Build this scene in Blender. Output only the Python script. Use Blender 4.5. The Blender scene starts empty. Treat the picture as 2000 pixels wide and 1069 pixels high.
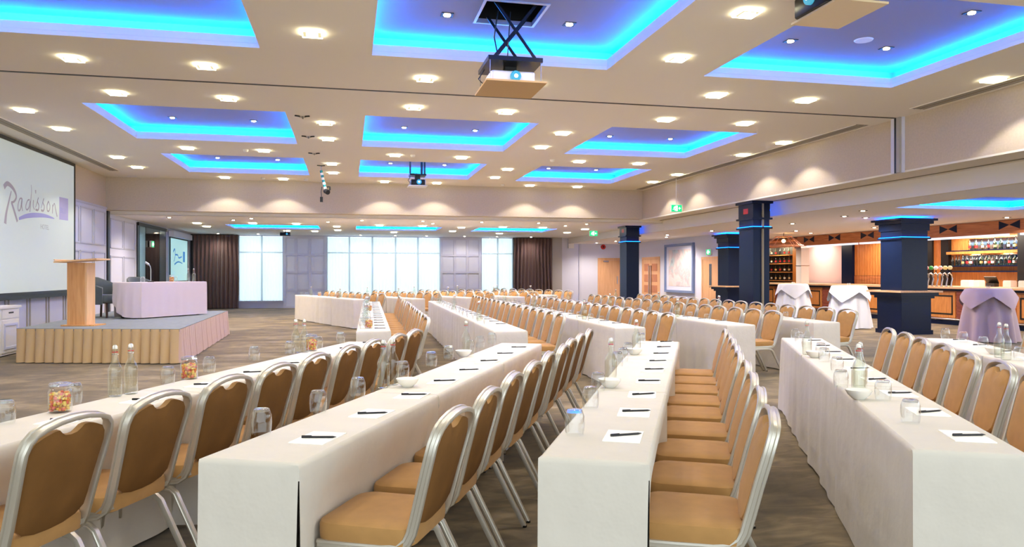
import bpy, bmesh, math, random
from math import sin, cos, pi, radians, atan2, sqrt, hypot
from mathutils import Vector, Matrix, noise
random.seed(7)
S = bpy.context.scene
C = S.collection
# ------------------------------------------------------------------ camera
cam_data = bpy.data.cameras.new('camera'); cam = bpy.data.objects.new('camera', cam_data); C.objects.link(cam)
TH = math.atan(320/1442.)
cam.location = (0, 0, 1.42); cam.rotation_euler = (pi/2, 0, -TH)
cam_data.sensor_width = 36; cam_data.lens = 1442/2000*36; cam_data.clip_start = .05; cam_data.clip_end = 200
S.camera = cam
# ------------------------------------------------------------------ world, exposure
W = bpy.data.worlds.new('world'); S.world = W; W.use_nodes = True
W.node_tree.nodes['Background'].inputs[0].default_value = (.86, .96, 1.0, 1)
W.node_tree.nodes['Background'].inputs[1].default_value = 1.2
S.view_settings.view_transform = 'Standard'; S.view_settings.look = 'None'
S.view_settings.exposure = 1.1
S.cycles.transparent_max_bounces = 40; S.cycles.max_bounces = 12; S.cycles.diffuse_bounces = 6; S.view_settings.gamma = 1.0; S.view_settings.use_curve_mapping = False
SPOT_W = 41.0          # power of one square ceiling downlight
SMALL_W = 34.0         # power of one small round spot
LED_E = 64.0            # emission of the blue cove strips
# ------------------------------------------------------------------ materials
def lin(c):
    c = c/255.
    return c/12.92 if c <= .04045 else ((c+.055)/1.055)**2.4
def rgb(r, g, b): return (lin(r), lin(g), lin(b), 1)
MATS = {}
def mat(name, col, rough=.5, metal=0., var=0., vscale=6., bump=0., bscale=40., emit=None, estr=1., spec=.5, stretch=None, sheen=0.):
    m = bpy.data.materials.new(name); m.use_nodes = True
    nt = m.node_tree; b = nt.nodes['Principled BSDF']
    b.inputs['Base Color'].default_value = rgb(*col); b.inputs['Roughness'].default_value = rough
    b.inputs['Metallic'].default_value = metal; b.inputs['Specular IOR Level'].default_value = spec
    if sheen: b.inputs['Sheen Weight'].default_value = sheen
    if emit:
        b.inputs['Emission Color'].default_value = rgb(*emit); b.inputs['Emission Strength'].default_value = estr
    if var or bump:
        tc = nt.nodes.new('ShaderNodeTexCoord'); mp = nt.nodes.new('ShaderNodeMapping')
        nt.links.new(tc.outputs['Object'], mp.inputs[0])
        if stretch: mp.inputs['Scale'].default_value = stretch
        if var:
            n = nt.nodes.new('ShaderNodeTexNoise'); n.inputs['Scale'].default_value = vscale; n.inputs['Detail'].default_value = 5
            nt.links.new(mp.outputs[0], n.inputs['Vector'])
            r = nt.nodes.new('ShaderNodeValToRGB')
            k0, k1 = 1-var, 1+var
            c = rgb(*col)
            r.color_ramp.elements[0].position = .3; r.color_ramp.elements[1].position = .7
            r.color_ramp.elements[0].color = (c[0]*k0, c[1]*k0, c[2]*k0, 1)
            r.color_ramp.elements[1].color = (min(c[0]*k1, 1), min(c[1]*k1, 1), min(c[2]*k1, 1), 1)
            nt.links.new(n.outputs['Fac'], r.inputs[0]); nt.links.new(r.outputs[0], b.inputs['Base Color'])
        if bump:
            n2 = nt.nodes.new('ShaderNodeTexNoise'); n2.inputs['Scale'].default_value = bscale; n2.inputs['Detail'].default_value = 4
            nt.links.new(mp.outputs[0], n2.inputs['Vector'])
            bp = nt.nodes.new('ShaderNodeBump'); bp.inputs['Strength'].default_value = bump; bp.inputs['Distance'].default_value = .02
            nt.links.new(n2.outputs['Fac'], bp.inputs['Height']); nt.links.new(bp.outputs[0], b.inputs['Normal'])
    MATS[name] = m
    return m
def wood(name, c0, c1, axis=2, scale=9., rough=.4):
    m = bpy.data.materials.new(name); m.use_nodes = True; nt = m.node_tree; b = nt.nodes['Principled BSDF']
    tc = nt.nodes.new('ShaderNodeTexCoord'); mp = nt.nodes.new('ShaderNodeMapping')
    sc = [scale]*3; sc[axis] = scale*.09; mp.inputs['Scale'].default_value = sc
    n = nt.nodes.new('ShaderNodeTexNoise'); n.inputs['Scale'].default_value = 2.2; n.inputs['Detail'].default_value = 8; n.inputs['Distortion'].default_value = .6
    r = nt.nodes.new('ShaderNodeValToRGB'); r.color_ramp.elements[0].position = .32; r.color_ramp.elements[1].position = .68
    r.color_ramp.elements[0].color = rgb(*c0); r.color_ramp.elements[1].color = rgb(*c1)
    nt.links.new(tc.outputs['Object'], mp.inputs[0]); nt.links.new(mp.outputs[0], n.inputs['Vector'])
    nt.links.new(n.outputs['Fac'], r.inputs[0]); nt.links.new(r.outputs[0], b.inputs['Base Color'])
    b.inputs['Roughness'].default_value = rough
    MATS[name] = m; return m
def emis(name, col, e):
    m = bpy.data.materials.new(name); m.use_nodes = True; nt = m.node_tree; nt.nodes.clear()
    o = nt.nodes.new('ShaderNodeOutputMaterial'); em = nt.nodes.new('ShaderNodeEmission')
    em.inputs[0].default_value = rgb(*col); em.inputs[1].default_value = e; nt.links.new(em.outputs[0], o.inputs[0])
    MATS[name] = m; return m
def glass(name, tint, edge=.45, rough=.02):
    m = bpy.data.materials.new(name); m.use_nodes = True; nt = m.node_tree; nt.nodes.clear()
    o = nt.nodes.new('ShaderNodeOutputMaterial'); mx = nt.nodes.new('ShaderNodeMixShader'); lw = nt.nodes.new('ShaderNodeLayerWeight')
    lw.inputs[0].default_value = .5
    t = nt.nodes.new('ShaderNodeBsdfTransparent'); t.inputs[0].default_value = tint+(1,)
    g = nt.nodes.new('ShaderNodeBsdfGlossy'); g.inputs['Roughness'].default_value = rough; g.inputs[0].default_value = (.95, .96, .97, 1)
    pw_ = nt.nodes.new('ShaderNodeMath'); pw_.operation = 'POWER'; pw_.inputs[1].default_value = 2.2
    ml = nt.nodes.new('ShaderNodeMath'); ml.operation = 'MULTIPLY_ADD'; ml.inputs[1].default_value = .9; ml.inputs[2].default_value = .07
    nt.links.new(lw.outputs['Facing'], pw_.inputs[0]); nt.links.new(pw_.outputs[0], ml.inputs[0]); nt.links.new(ml.outputs[0], mx.inputs[0]); nt.links.new(t.outputs[0], mx.inputs[1]); nt.links.new(g.outputs[0], mx.inputs[2])
    nt.links.new(mx.outputs[0], o.inputs[0]); MATS[name] = m; return m
def sheer(name, col, transp):
    m = bpy.data.materials.new(name); m.use_nodes = True; nt = m.node_tree; nt.nodes.clear()
    o = nt.nodes.new('ShaderNodeOutputMaterial'); mx = nt.nodes.new('ShaderNodeMixShader'); mx.inputs[0].default_value = transp
    mx2 = nt.nodes.new('ShaderNodeMixShader'); mx2.inputs[0].default_value = .5
    t = nt.nodes.new('ShaderNodeBsdfTransparent'); tl = nt.nodes.new('ShaderNodeBsdfTranslucent'); d = nt.nodes.new('ShaderNodeBsdfDiffuse')
    tl.inputs[0].default_value = rgb(*col); d.inputs[0].default_value = rgb(*col)
    nt.links.new(tl.outputs[0], mx2.inputs[1]); nt.links.new(d.outputs[0], mx2.inputs[2])
    nt.links.new(mx2.outputs[0], mx.inputs[1]); nt.links.new(t.outputs[0], mx.inputs[2]); nt.links.new(mx.outputs[0], o.inputs[0])
    MATS[name] = m; return m
def carpet_mat():
    m = bpy.data.materials.new('carpet'); m.use_nodes = True; nt = m.node_tree; b = nt.nodes['Principled BSDF']
    tc = nt.nodes.new('ShaderNodeTexCoord'); L = nt.links.new
    mp = nt.nodes.new('ShaderNodeMapping'); mp.inputs['Scale'].default_value = (.5, .8, 1); mp.inputs['Rotation'].default_value = (0, 0, .35)
    n = nt.nodes.new('ShaderNodeTexNoise'); n.inputs['Scale'].default_value = 1.5; n.inputs['Detail'].default_value = 7; n.inputs['Distortion'].default_value = 1.3
    mp2 = nt.nodes.new('ShaderNodeMapping'); mp2.inputs['Scale'].default_value = (1.3, 3.2, 1); mp2.inputs['Rotation'].default_value = (0, 0, .2)
    n2 = nt.nodes.new('ShaderNodeTexNoise'); n2.inputs['Scale'].default_value = 2.; n2.inputs['Detail'].default_value = 6; n2.inputs['Distortion'].default_value = 2.2
    L(tc.outputs['Object'], mp.inputs[0]); L(mp.outputs[0], n.inputs['Vector']); L(tc.outputs['Object'], mp2.inputs[0]); L(mp2.outputs[0], n2.inputs['Vector'])
    ad = nt.nodes.new('ShaderNodeMix'); ad.data_type = 'FLOAT'; ad.inputs[0].default_value = .34
    L(n.outputs['Fac'], ad.inputs[2]); L(n2.outputs['Fac'], ad.inputs[3])
    r = nt.nodes.new('ShaderNodeValToRGB'); e = r.color_ramp.elements
    e[0].position = .32; e[0].color = rgb(66, 54, 32); e[1].position = .68; e[1].color = rgb(158, 140, 106)
    x = e.new(.48); x.color = rgb(98, 83, 55); x = e.new(.56); x.color = rgb(124, 107, 76)
    L(ad.outputs[0], r.inputs[0]); L(r.outputs[0], b.inputs['Base Color'])
    b.inputs['Roughness'].default_value = .95; b.inputs['Specular IOR Level'].default_value = .15; b.inputs['Sheen Weight'].default_value = .25
    n3 = nt.nodes.new('ShaderNodeTexNoise'); n3.inputs['Scale'].default_value = 260
    L(tc.outputs['Object'], n3.inputs['Vector'])
    bp = nt.nodes.new('ShaderNodeBump'); bp.inputs['Strength'].default_value = .25; bp.inputs['Distance'].default_value = .01
    L(n3.outputs['Fac'], bp.inputs['Height']); L(bp.outputs[0], b.inputs['Normal'])
    return m
M_carpet = carpet_mat()
M_ceil = mat('ceiling_paint', (234, 228, 216), .9, spec=.2)
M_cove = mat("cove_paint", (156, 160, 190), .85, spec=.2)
M_wall = mat('wallpaper', (202, 187, 166), .85, var=.05, vscale=30, spec=.2, bump=.05, bscale=120)
M_wallw = mat('white_wall', (218, 220, 236), .8, spec=.2)
M_panel = mat('grey_panel', (208, 210, 226), .55, spec=.3)
M_pmould = mat('panel_moulding', (192, 192, 206), .45)
M_dado = mat('taupe_panel', (172, 166, 160), .55)
M_black = mat('black_trim', (16, 16, 18), .4)
M_blackm = mat('black_metal', (20, 22, 30), .35, metal=.4)
M_alu = mat('aluminium', (204, 199, 188), .38, metal=.75)
M_steel = mat('steel', (190, 190, 195), .25, metal=1.)
M_fabric = mat('tan_fabric', (172, 130, 78), .8, var=.06, vscale=14, sheen=.08, spec=.25, bump=.06, bscale=300)
M_fabric_shade = mat('tan_fabric_shaded', (120, 84, 46), .85, var=.09, vscale=9, spec=.12)  # rear of the tan pad, its shade put into a darker colour
M_cloth = mat('white_linen', (212, 206, 196), .85, var=.03, vscale=5, bump=.5, bscale=5, spec=.2, sheen=.1)
M_paper = mat('paper', (250, 249, 246), .7)
M_pen = mat('pen_black', (28, 27, 30), .35)
M_glass = glass('clear_glass', (.95, .97, .97))
M_bottle = glass('bottle_glass', (.94, .972, .935), .5)
M_pane = glass('window_glass', (.93, .98, 1.), .2)
M_label = mat('bottle_print', (225, 228, 222), .6)
M_white = mat('white_ceramic', (243, 241, 234), .25)
M_wplas = mat('white_plastic', (235, 232, 228), .4)
M_red = mat('red_plastic', (190, 30, 32), .4)
M_sheer = sheer('voile', (216, 234, 240), .3)
M_curtain = mat('brown_curtain', (98, 72, 68), .75, var=.12, vscale=3, sheen=.4, stretch=(6, 6, .3))
M_oak = wood('oak', (206, 148, 88), (226, 172, 112))
M_oakl = wood('oak_light', (226, 180, 128), (238, 198, 150))
M_door = wood('door_oak', (222, 168, 122), (236, 186, 140))
M_doorr = wood('door_carved', (176, 108, 78), (212, 144, 104), scale=14)
M_bar = wood('bar_timber', (176, 104, 60), (210, 140, 88), axis=1)
M_barv = wood('bar_timber_upright', (190, 118, 56), (222, 150, 82), axis=2, scale=14)
M_barl = wood('bar_worktop', (206, 160, 118), (226, 186, 146), axis=1)
M_redw = wood('red_brick_wood', (120, 58, 46), (160, 84, 66), axis=1, scale=20)
M_navy = mat('navy_lacquer', (12, 25, 56), .3, spec=.22)
M_dkglass = mat('dark_mirror', (14, 18, 24), .06, spec=.9)
M_tealg = mat('teal_mirror', (150, 180, 188), .15, metal=.8)
M_pink = mat('pink_blind', (214, 190, 192), .7)
M_skirt = mat('gold_skirt', (206, 178, 136), .7, sheen=.2, spec=.3)
M_pskirt = mat('pink_skirt', (206, 178, 168), .7, sheen=.2, spec=.3)
M_stagec = mat('stage_carpet', (136, 142, 146), .95, var=.08, vscale=12, spec=.1)
M_lilac = mat('lilac_cloth', (212, 198, 204), .8, sheen=.2, spec=.2, bump=.1, bscale=6)
M_tub = mat('tub_velvet', (74, 84, 88), .7, var=.12, vscale=7, sheen=.5)
M_dkwood = mat('dark_leg', (74, 48, 38), .45)
M_screen = mat('screen_face', (190, 199, 191), .8, emit=(222, 236, 230), estr=.12)
M_logo1 = mat('logo_grey', (152, 146, 150), .8, emit=(190, 178, 182), estr=.1)
M_logo2 = mat('logo_blue', (148, 148, 192), .8, emit=(182, 180, 222), estr=.1)
M_logo3 = mat('logo_violet', (160, 154, 190), .8, emit=(200, 194, 224), estr=.1)
M_logo4 = mat('logo_pale', (158, 164, 160), .8, emit=(214, 212, 208), estr=.1)
M_scr2 = mat('screen_cyan', (190, 232, 232), .8, emit=(190, 240, 240), estr=.25)
M_sblue = mat('logo_strong_blue', (70, 140, 200), .8, emit=(70, 140, 200), estr=.25)
M_lamp = emis('lamp_diffuser', (255, 246, 205), 9.)
M_lampin = emis('lamp_inner', (255, 252, 230), 3.)
M_lampd = emis('lamp_pane', (255, 240, 186), .44)
M_spot = emis('spot_bulb', (255, 226, 190), 30.)
M_led = emis('blue_led', (0, 136, 255), LED_E)
M_ledc = emis('column_led', (10, 90, 255), 7.)
M_green = emis('exit_green', (30, 178, 112), 1.0)
M_exitw = emis('exit_white', (235, 255, 240), 1.3)
M_lens = mat('projector_lens', (40, 110, 140), .05, spec=1., emit=(70, 170, 200), estr=.4)
M_beam = emis('lens_light', (225, 250, 255), 6.)
M_tanb = mat('tan_board', (196, 160, 106), .6)
M_slot = mat('slot_grey', (140, 130, 110), .6)
M_dkgrey = mat('dark_grey', (52, 50, 52), .5)
M_tealp = mat('teal_paint', (30, 128, 136), .5)
M_barlit = emis('bar_lit_panel', (255, 214, 150), .9)
M_shutglow = emis('shutter_glow', (225, 232, 255), .8)  # pale metal shutter strips, their brightness put in as glow
M_mirror = mat('bar_mirror', (190, 215, 225), .08, metal=1.)
M_bulb = emis('filament', (255, 200, 120), 12.)
M_copper = mat('copper_mesh', (214, 150, 118), .4, metal=.3)
# ------------------------------------------------------------------ mesh builder
class MB:
    def __init__(s): s.v = []; s.f = []; s.m = []
    def add(s, vs, fs, mi=0):
        o = len(s.v); s.v += [tuple(p) for p in vs]; s.f += [tuple(i+o for i in f) for f in fs]; s.m += [mi]*len(fs); return s
    def box(s, x0, y0, z0, x1, y1, z1, mi=0):
        vs = [(x0,y0,z0),(x1,y0,z0),(x1,y1,z0),(x0,y1,z0),(x0,y0,z1),(x1,y0,z1),(x1,y1,z1),(x0,y1,z1)]
        return s.add(vs, [(3,2,1,0),(4,5,6,7),(0,1,5,4),(1,2,6,5),(2,3,7,6),(3,0,4,7)], mi)
    def bar(s, a, b, w, h, mi=0, up=(0,0,1)):
        a = Vector(a); b = Vector(b); d = (b-a).normalized(); u = Vector(up)
        if abs(d.dot(u)) > .95: u = Vector((1, 0, 0))
        r = d.cross(u).normalized()*w/2; q = r.cross(d).normalized()*h/2
        vs = [a-r-q, a+r-q, a+r+q, a-r+q, b-r-q, b+r-q, b+r+q, b-r+q]
        return s.add(vs, [(0,1,2,3),(7,6,5,4),(4,5,1,0),(5,6,2,1),(6,7,3,2),(7,4,0,3)], mi)
    def lathe(s, prof, n=16, mi=0, c=(0,0,0), cap0=True, cap1=True, a0=0):
        vs = []; fs = []
        for (r, z) in prof:
            for i in range(n):
                a = 2*pi*i/n+a0; vs.append((c[0]+r*cos(a), c[1]+r*sin(a), c[2]+z))
        for k in range(len(prof)-1):
            for i in range(n):
                j = (i+1) % n; fs.append((k*n+i, k*n+j, (k+1)*n+j, (k+1)*n+i))
        if cap0: fs.append(tuple(reversed(range(n))))
        if cap1: fs.append(tuple(range((len(prof)-1)*n, len(prof)*n)))
        return s.add(vs, fs, mi)
    def sweep(s, path, prof, ref, mi=0, closed_prof=True, caps=True):
        P = [Vector(p) for p in path]; n = len(prof); T = []
        for i in range(len(P)):
            t = (P[min(i+1, len(P)-1)]-P[max(i-1, 0)]).normalized(); T.append(t)
        N = Vector(ref); N = (N-T[0]*N.dot(T[0])).normalized(); vs = []; fs = []
        for i, p in enumerate(P):
            if i: q = T[i-1].rotation_difference(T[i]); N = q @ N; N = (N-T[i]*N.dot(T[i])).normalized()
            B = T[i].cross(N)
            for (a, b) in prof: vs.append(p+N*a+B*b)
        for i in range(len(P)-1):
            for k in range(n if closed_prof else n-1):
                l = (k+1) % n; fs.append((i*n+k, i*n+l, (i+1)*n+l, (i+1)*n+k))
        if caps: fs.append(tuple(reversed(range(n)))); fs.append(tuple(range((len(P)-1)*n, len(P)*n)))
        return s.add(vs, fs, mi)
    def tube(s, path, r, n=8, mi=0, ref=None):
        prof = [(r*cos(2*pi*i/n), r*sin(2*pi*i/n)) for i in range(n)]
        d = Vector(path[1])-Vector(path[0])
        if ref is None: ref = (0, 0, 1) if abs(d.normalized().z) < .9 else (1, 0, 0)
        return s.sweep(path, prof, ref, mi)
    def prism(s, pts, z0, z1, mi=0):
        n = len(pts); vs = [(x, y, z0) for x, y in pts]+[(x, y, z1) for x, y in pts]
        fs = [tuple(reversed(range(n))), tuple(range(n, 2*n))]+[(i, (i+1) % n, n+(i+1) % n, n+i) for i in range(n)]
        return s.add(vs, fs, mi)
    def rings(s, rings, mi=0, cap0=True, cap1=True):
        n = len(rings[0]); vs = [p for r in rings for p in r]; fs = []
        for k in range(len(rings)-1):
            for i in range(n):
                j = (i+1) % n; fs.append((k*n+i, k*n+j, (k+1)*n+j, (k+1)*n+i))
        if cap0: fs.append(tuple(reversed(range(n))))
        if cap1: fs.append(tuple(range((len(rings)-1)*n, len(rings)*n)))
        return s.add(vs, fs, mi)
    def sphere(s, c, r, n=10, k=6, mi=0, sz=1.):
        prof = [(r*sin(pi*i/k), -r*cos(pi*i/k)*sz) for i in range(1, k)]
        return s.lathe(prof, n, mi, c)
    def mesh(s, name, mats, smooth=None):
        me = bpy.data.meshes.new(name); me.from_pydata(s.v, [], s.f)
        for m in (mats if isinstance(mats, (list, tuple)) else [mats]): me.materials.append(m)
        me.polygons.foreach_set('material_index', s.m)
        if smooth:
            me.polygons.foreach_set('use_smooth', [True]*len(me.polygons)); me.set_sharp_from_angle(angle=radians(smooth))
        me.update(); return me
    def build(s, name, mats, parent=None, smooth=None, loc=None, rotz=0.):
        o = bpy.data.objects.new(name, s.mesh(name, mats, smooth)); C.objects.link(o)
        if parent: o.parent = parent
        if loc: o.location = loc
        o.rotation_euler = (0, 0, rotz); return o
def tag(o, label, cat, group=None, kind=None):
    o['label'] = label; o['category'] = cat
    if group: o['group'] = group
    if kind: o['kind'] = kind
    return o
def thing(name, label, cat, loc=(0,0,0), rotz=0., group=None):
    o = bpy.data.objects.new(name, None); C.objects.link(o); o.location = loc; o.rotation_euler = (0, 0, rotz)
    return tag(o, label, cat, group)
def struct(o): o['kind'] = 'structure'; return o
def dup(root, loc, rotz, label=None, group=None):
    r = root.copy(); C.objects.link(r); r.location = loc; r.rotation_euler = (0, 0, rotz)
    if label: r['label'] = label
    if group: r['group'] = group
    for ch in list(root.children):
        c = ch.copy(); C.objects.link(c); c.parent = r
        for g in ch.children:
            d = g.copy(); C.objects.link(d); d.parent = c
    return r
ORD = 'zeroth first second third fourth fifth sixth seventh eighth ninth tenth eleventh twelfth thirteenth fourteenth fifteenth sixteenth seventeenth eighteenth nineteenth twentieth'.split()
def light(name, typ, loc, energy, col, parent=None, **k):
    d = bpy.data.lights.new(name, typ); d.energy = energy; d.color = col
    for a, b in k.items(): setattr(d, a, b)
    o = bpy.data.objects.new(name, d); C.objects.link(o); o.location = loc
    if parent: o.parent = parent
    return o
def rrect(w, d, r, n=4):
    pts = []
    for (cx, cy, a0) in ((w/2-r, d/2-r, 0), (-w/2+r, d/2-r, pi/2), (-w/2+r, -d/2+r, pi), (w/2-r, -d/2+r, 1.5*pi)):
        for i in range(n+1):
            a = a0+pi/2*i/n; pts.append((cx+r*cos(a), cy+r*sin(a)))
    return pts
# ================================================================== SETTING
HZ = 3.96
XL, XB, YB, YF = -6.2, 8.8, 21.2, 31.7
floor = struct(MB().box(-6.4, -2, -.1, 19, 32, 0).build('floor', M_carpet))
# main ceiling with nine coffer openings
CX = [(-3.87, -.97), (.27, 3.15), (4.46, 7.24)]
CY = [(5.8, 8.73), (12.1, 15.05), (16.85, 19.75)]
def holed(x0, x1, y0, y1, z, holes, t=.05):
    xs = sorted({x0, x1, *[h[0] for h in holes], *[h[1] for h in holes]}); ys = sorted({y0, y1, *[h[2] for h in holes], *[h[3] for h in holes]})
    mb = MB()
    for i in range(len(xs)-1):
        for j in range(len(ys)-1):
            a, b, c, d = xs[i], xs[i+1], ys[j], ys[j+1]
            if any(h[0] <= a and b <= h[1] and h[2] <= c and d <= h[3] for h in holes): continue
            mb.box(a, c, z, b, d, z+t)
    return mb
holes = [(a, b, c, d) for (a, b) in CX for (c, d) in CY]
JY = 10.42
ceiling = struct(holed(XL, XB+.2, -1.5, JY-.026, HZ, [h for h in holes if h[3] < JY]).build('ceiling', M_ceil))
ceiling2 = struct(holed(XL, XB+.2, JY+.026, YB+.2, HZ, [h for h in holes if h[3] > JY]).build('ceiling', M_ceil))
struct(MB().box(XL, JY-.022, HZ-.006, XB, JY+.022, HZ+.06).build('trim_1', M_black))
def coffer(x0, x1, y0, y1, z, parent, lip=.13, back=.2, h=.27, hole=None):
    mb = MB(); zt = z+lip; zc = z+h; t = .03
    # lip (upstand) + ledge + upper wall + inner ceiling
    for (a, b, c, d) in ((x0-t, x0, y0-t, y1+t), (x1, x1+t, y0-t, y1+t), (x0, x1, y0-t, y0), (x0, x1, y1, y1+t)): mb.box(a, c, z+.051, b, d, zt, 1)
    X0, X1, Y0, Y1 = x0-back, x1+back, y0-back, y1+back
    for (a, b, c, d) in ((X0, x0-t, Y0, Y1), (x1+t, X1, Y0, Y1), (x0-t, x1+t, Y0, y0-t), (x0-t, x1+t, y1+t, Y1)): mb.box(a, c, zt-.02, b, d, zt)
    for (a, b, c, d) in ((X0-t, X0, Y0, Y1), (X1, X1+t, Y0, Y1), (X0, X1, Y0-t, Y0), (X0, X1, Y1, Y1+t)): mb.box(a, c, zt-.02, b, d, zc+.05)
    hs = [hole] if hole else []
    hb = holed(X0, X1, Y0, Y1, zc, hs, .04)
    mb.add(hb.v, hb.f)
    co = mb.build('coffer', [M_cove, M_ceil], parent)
    s = MB(); q = back*.55; w = .012
    s.box(x0-q-w, y0-q, zt+.002, x0-q+w, y1+q, zt+.014); s.box(x1+q-w, y0-q, zt+.002, x1+q+w, y1+q, zt+.014)
    s.box(x0-q, y0-q-w, zt+.002, x1+q, y0-q+w, zt+.014); s.box(x0-q, y1+q-w, zt+.002, x1+q, y1+q+w, zt+.014)
    s.build('led_strip', M_led, co)
    return zc
HOLE1 = (1.39, 2.03, 7.45, 8.12)
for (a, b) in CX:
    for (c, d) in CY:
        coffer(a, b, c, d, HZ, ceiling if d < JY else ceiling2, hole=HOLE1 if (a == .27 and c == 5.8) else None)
ZC = HZ+.27
# left wall
wl = struct(MB().box(XL-.2, -1.5, 0, XL, YF+.2, HZ+.1).build('wall_left', M_wall))
def frame_panel(mb, y0, y1, z0, z1, x, w=.035, t=.02):   # moulding ring on an x = const wall facing +x
    mb.box(x, y0, z0, x+t, y0+w, z1); mb.box(x, y1-w, z0, x+t, y1, z1); mb.box(x, y0+w, z0, x+t, y1-w, z0+w); mb.box(x, y0+w, z1-w, x+t, y1-w, z1)
MB().box(XL+.001, 11, .0, XL+.03, 21.14, 3.12).build('panelling', M_panel, wl)
MB().box(XL+.001, 21.3, .0, XL+.03, YF, 3.0).build('panelling', M_panel, wl)
MB().box(XL+.03, 11, 3.1, XL+.05, 21.14, 3.15).build('panel_rail', M_pmould, wl)
for y in [11.6+.95*i for i in range(10)]:
    for (z0, z1) in ((.3, .98), (1.1, 1.98), (2.14, 3.02)):
        if z0 > 1 and y+.85 < 18.5: continue
        mb = MB(); frame_panel(mb, y, y+.85, z0, z1, XL+.03); mb.build('panel_moulding', M_pmould if z0 > .5 else M_dado, wl)
for y in (21.45, 22.65):
    for (z0, z1) in ((.3, 1.9), (2.1, 2.9)):
        mb = MB(); frame_panel(mb, y, y+1.1, z0, z1, XL+.03); mb.build('panel_moulding', M_pmould, wl)
struct(MB().box(XL, 21.14, 0, XL+.07, 21.3, 3.06).build('trim_2', M_black))
struct(MB().box(XL, 11, 0, XL+.05, 23.9, .14).build('baseboard_left', M_pmould))
# glazed dark opening on the left wall beyond the beam
t = struct(MB().box(XL+.03, 23.95, .1, XL+.06, 27.5, 2.95).build('door_4', M_black))
for (a, b, m) in ((24.15, 24.75, M_tealg), (24.8, 26.5, M_dkglass), (26.55, 27.35, M_tealg)):
    MB().box(XL+.06, a, .2, XL+.075, b, 2.85).build('pane', m, t)
MB().box(XL+.06, 23.95, 2.86, XL+.1, 27.5, 2.96).build('frame', M_blackm, t)
# beam across the room (far) and its continuation
bf = struct(MB().box(XL, YB, 3.09, XB+.8, YB+.3, HZ+.1).build('wall_back', M_wall))
# beam along the right
struct(MB().box(XB, -1.5, 3.09, XB+.12, YB+.3, HZ+.1).build('wall_right', M_wall))
soff = struct(MB().box(XB, -1.5, 3.06, XB+.8, YF, 3.09).build('trim_3', M_ceil))
struct(MB().box(XB+.8, -1.5, 2.75, XB+.9, YF, 3.2).build('trim_4', M_ceil))
struct(MB().box(9.36, 3, 3.05, 9.41, YB, 3.06).build('trim_5', M_slot))
# low ceiling beyond the beam with three coffers, low ceiling over the bar
FCY = (25.2, 27.3)
fh = [(a, b, FCY[0], FCY[1]) for (a, b) in CX]
M_ceilw = mat('ceiling_white', (244, 243, 246), .9, spec=.2)
ceilf = struct(holed(XL, XB+.8, YB+.3, YF, 3.0, fh).build('ceiling', M_ceilw))
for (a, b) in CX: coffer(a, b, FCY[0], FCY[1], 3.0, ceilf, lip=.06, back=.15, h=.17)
BCH = (10.8, 13.6, 10.7, 12.9)
ceilb = struct(holed(XB+.9, 18.6, 3, YF, 2.75, [BCH]).build('ceiling', M_ceilw))
coffer(*BCH, 2.75, ceilb, lip=.07, back=.16, h=.18)
struct(MB().box(XL, YB+.295, 3.0, XB+.8, YB+.4, 3.2).build('trim_8', M_ceil))
# far window wall
M_fpanel = mat('pale_lavender_panel', (228, 232, 246), .6)
def panel_grid(name, x0, x1, cols, z0, z1, rows):
    w = struct(MB().box(x0, YF, 0, x1, YF+.12, 3.0).build(name, M_wallw))
    zs = [z0+(z1-z0)*i/rows for i in range(rows+1)]
    xs = cols
    for i in range(len(xs)-1):
        for j in range(rows):
            MB().box(xs[i]+.06, YF-.012, zs[j]+.05, xs[i+1]-.06, YF, zs[j+1]-.05).build('panel', M_fpanel, w)
    for x in xs: MB().box(x-.05, YF-.05, z0, x+.05, YF, z1).build('batten', M_wallw, w)
    for z in zs: MB().box(x0, YF-.042, z-.035, x1, YF-.001, z+.035).build('batten', M_wallw, w)
    return w
panel_grid('wall_far', -2.6, -.87, [-2.55, -2.1, -1.55, -.92], .02, 2.92, 4)
panel_grid('wall_far', 3.87, 5.66, [3.92, 4.5, 5.05, 5.6], .02, 2.92, 4)
struct(MB().box(XL, YF, 0, -4.35, YF+.12, 3.0).build('wall_far', M_dkgrey))
struct(MB().box(7.08, YF, 0, 8.8, YF+.12, 3.0).build('wall_far', M_dkgrey))
struct(MB().box(8.8, YF-.25, 0, 9.25, YF+.12, 3.0).build('wall_far', M_dado))
struct(MB().box(9.25, YF, 0, 12.5, YF+.12, 3.0).build('wall_far', M_wallw))
struct(MB().box(10.1, YF-.06, 0, 10.2, YF, 3.0).build('trim_6', M_panel))
def window(n, x0, x1, mull):
    w = struct(MB().box(x0, YF-.02, 0, x1, YF+.12, .27).build('window_%d' % n, M_panel))
    MB().box(x0, YF-.1, .27, x1, YF+.1, .31).build('sill', M_wallw, w)
    MB().box(x0, YF, 2.95, x1, YF+.12, 3.0).build('frame', M_panel, w)
    xs = [x0]+mull+[x1]
    for x in xs: MB().box(x-.035, YF+.0, .31, x+.035, YF+.08, 2.95).build('mullion', M_pmould, w)
    for i in range(len(xs)-1):
        MB().box(xs[i]+.035, YF+.01, 2.26, xs[i+1]-.035, YF+.07, 2.31).build('transom', M_pmould, w)
        MB().box(xs[i]+.035, YF+.05, .31, xs[i+1]-.035, YF+.06, 2.26).build('pane', M_pane, w)
        MB().box(xs[i]+.035, YF+.05, 2.31, xs[i+1]-.035, YF+.06, 2.95).build('pane', M_pane, w)
window(1, -4.35, -2.6, [-3.45]); window(2, -.87, 3.87, [.05, 1.0, 1.97, 2.92]); window(3, 5.66, 7.08, [6.4])
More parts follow.
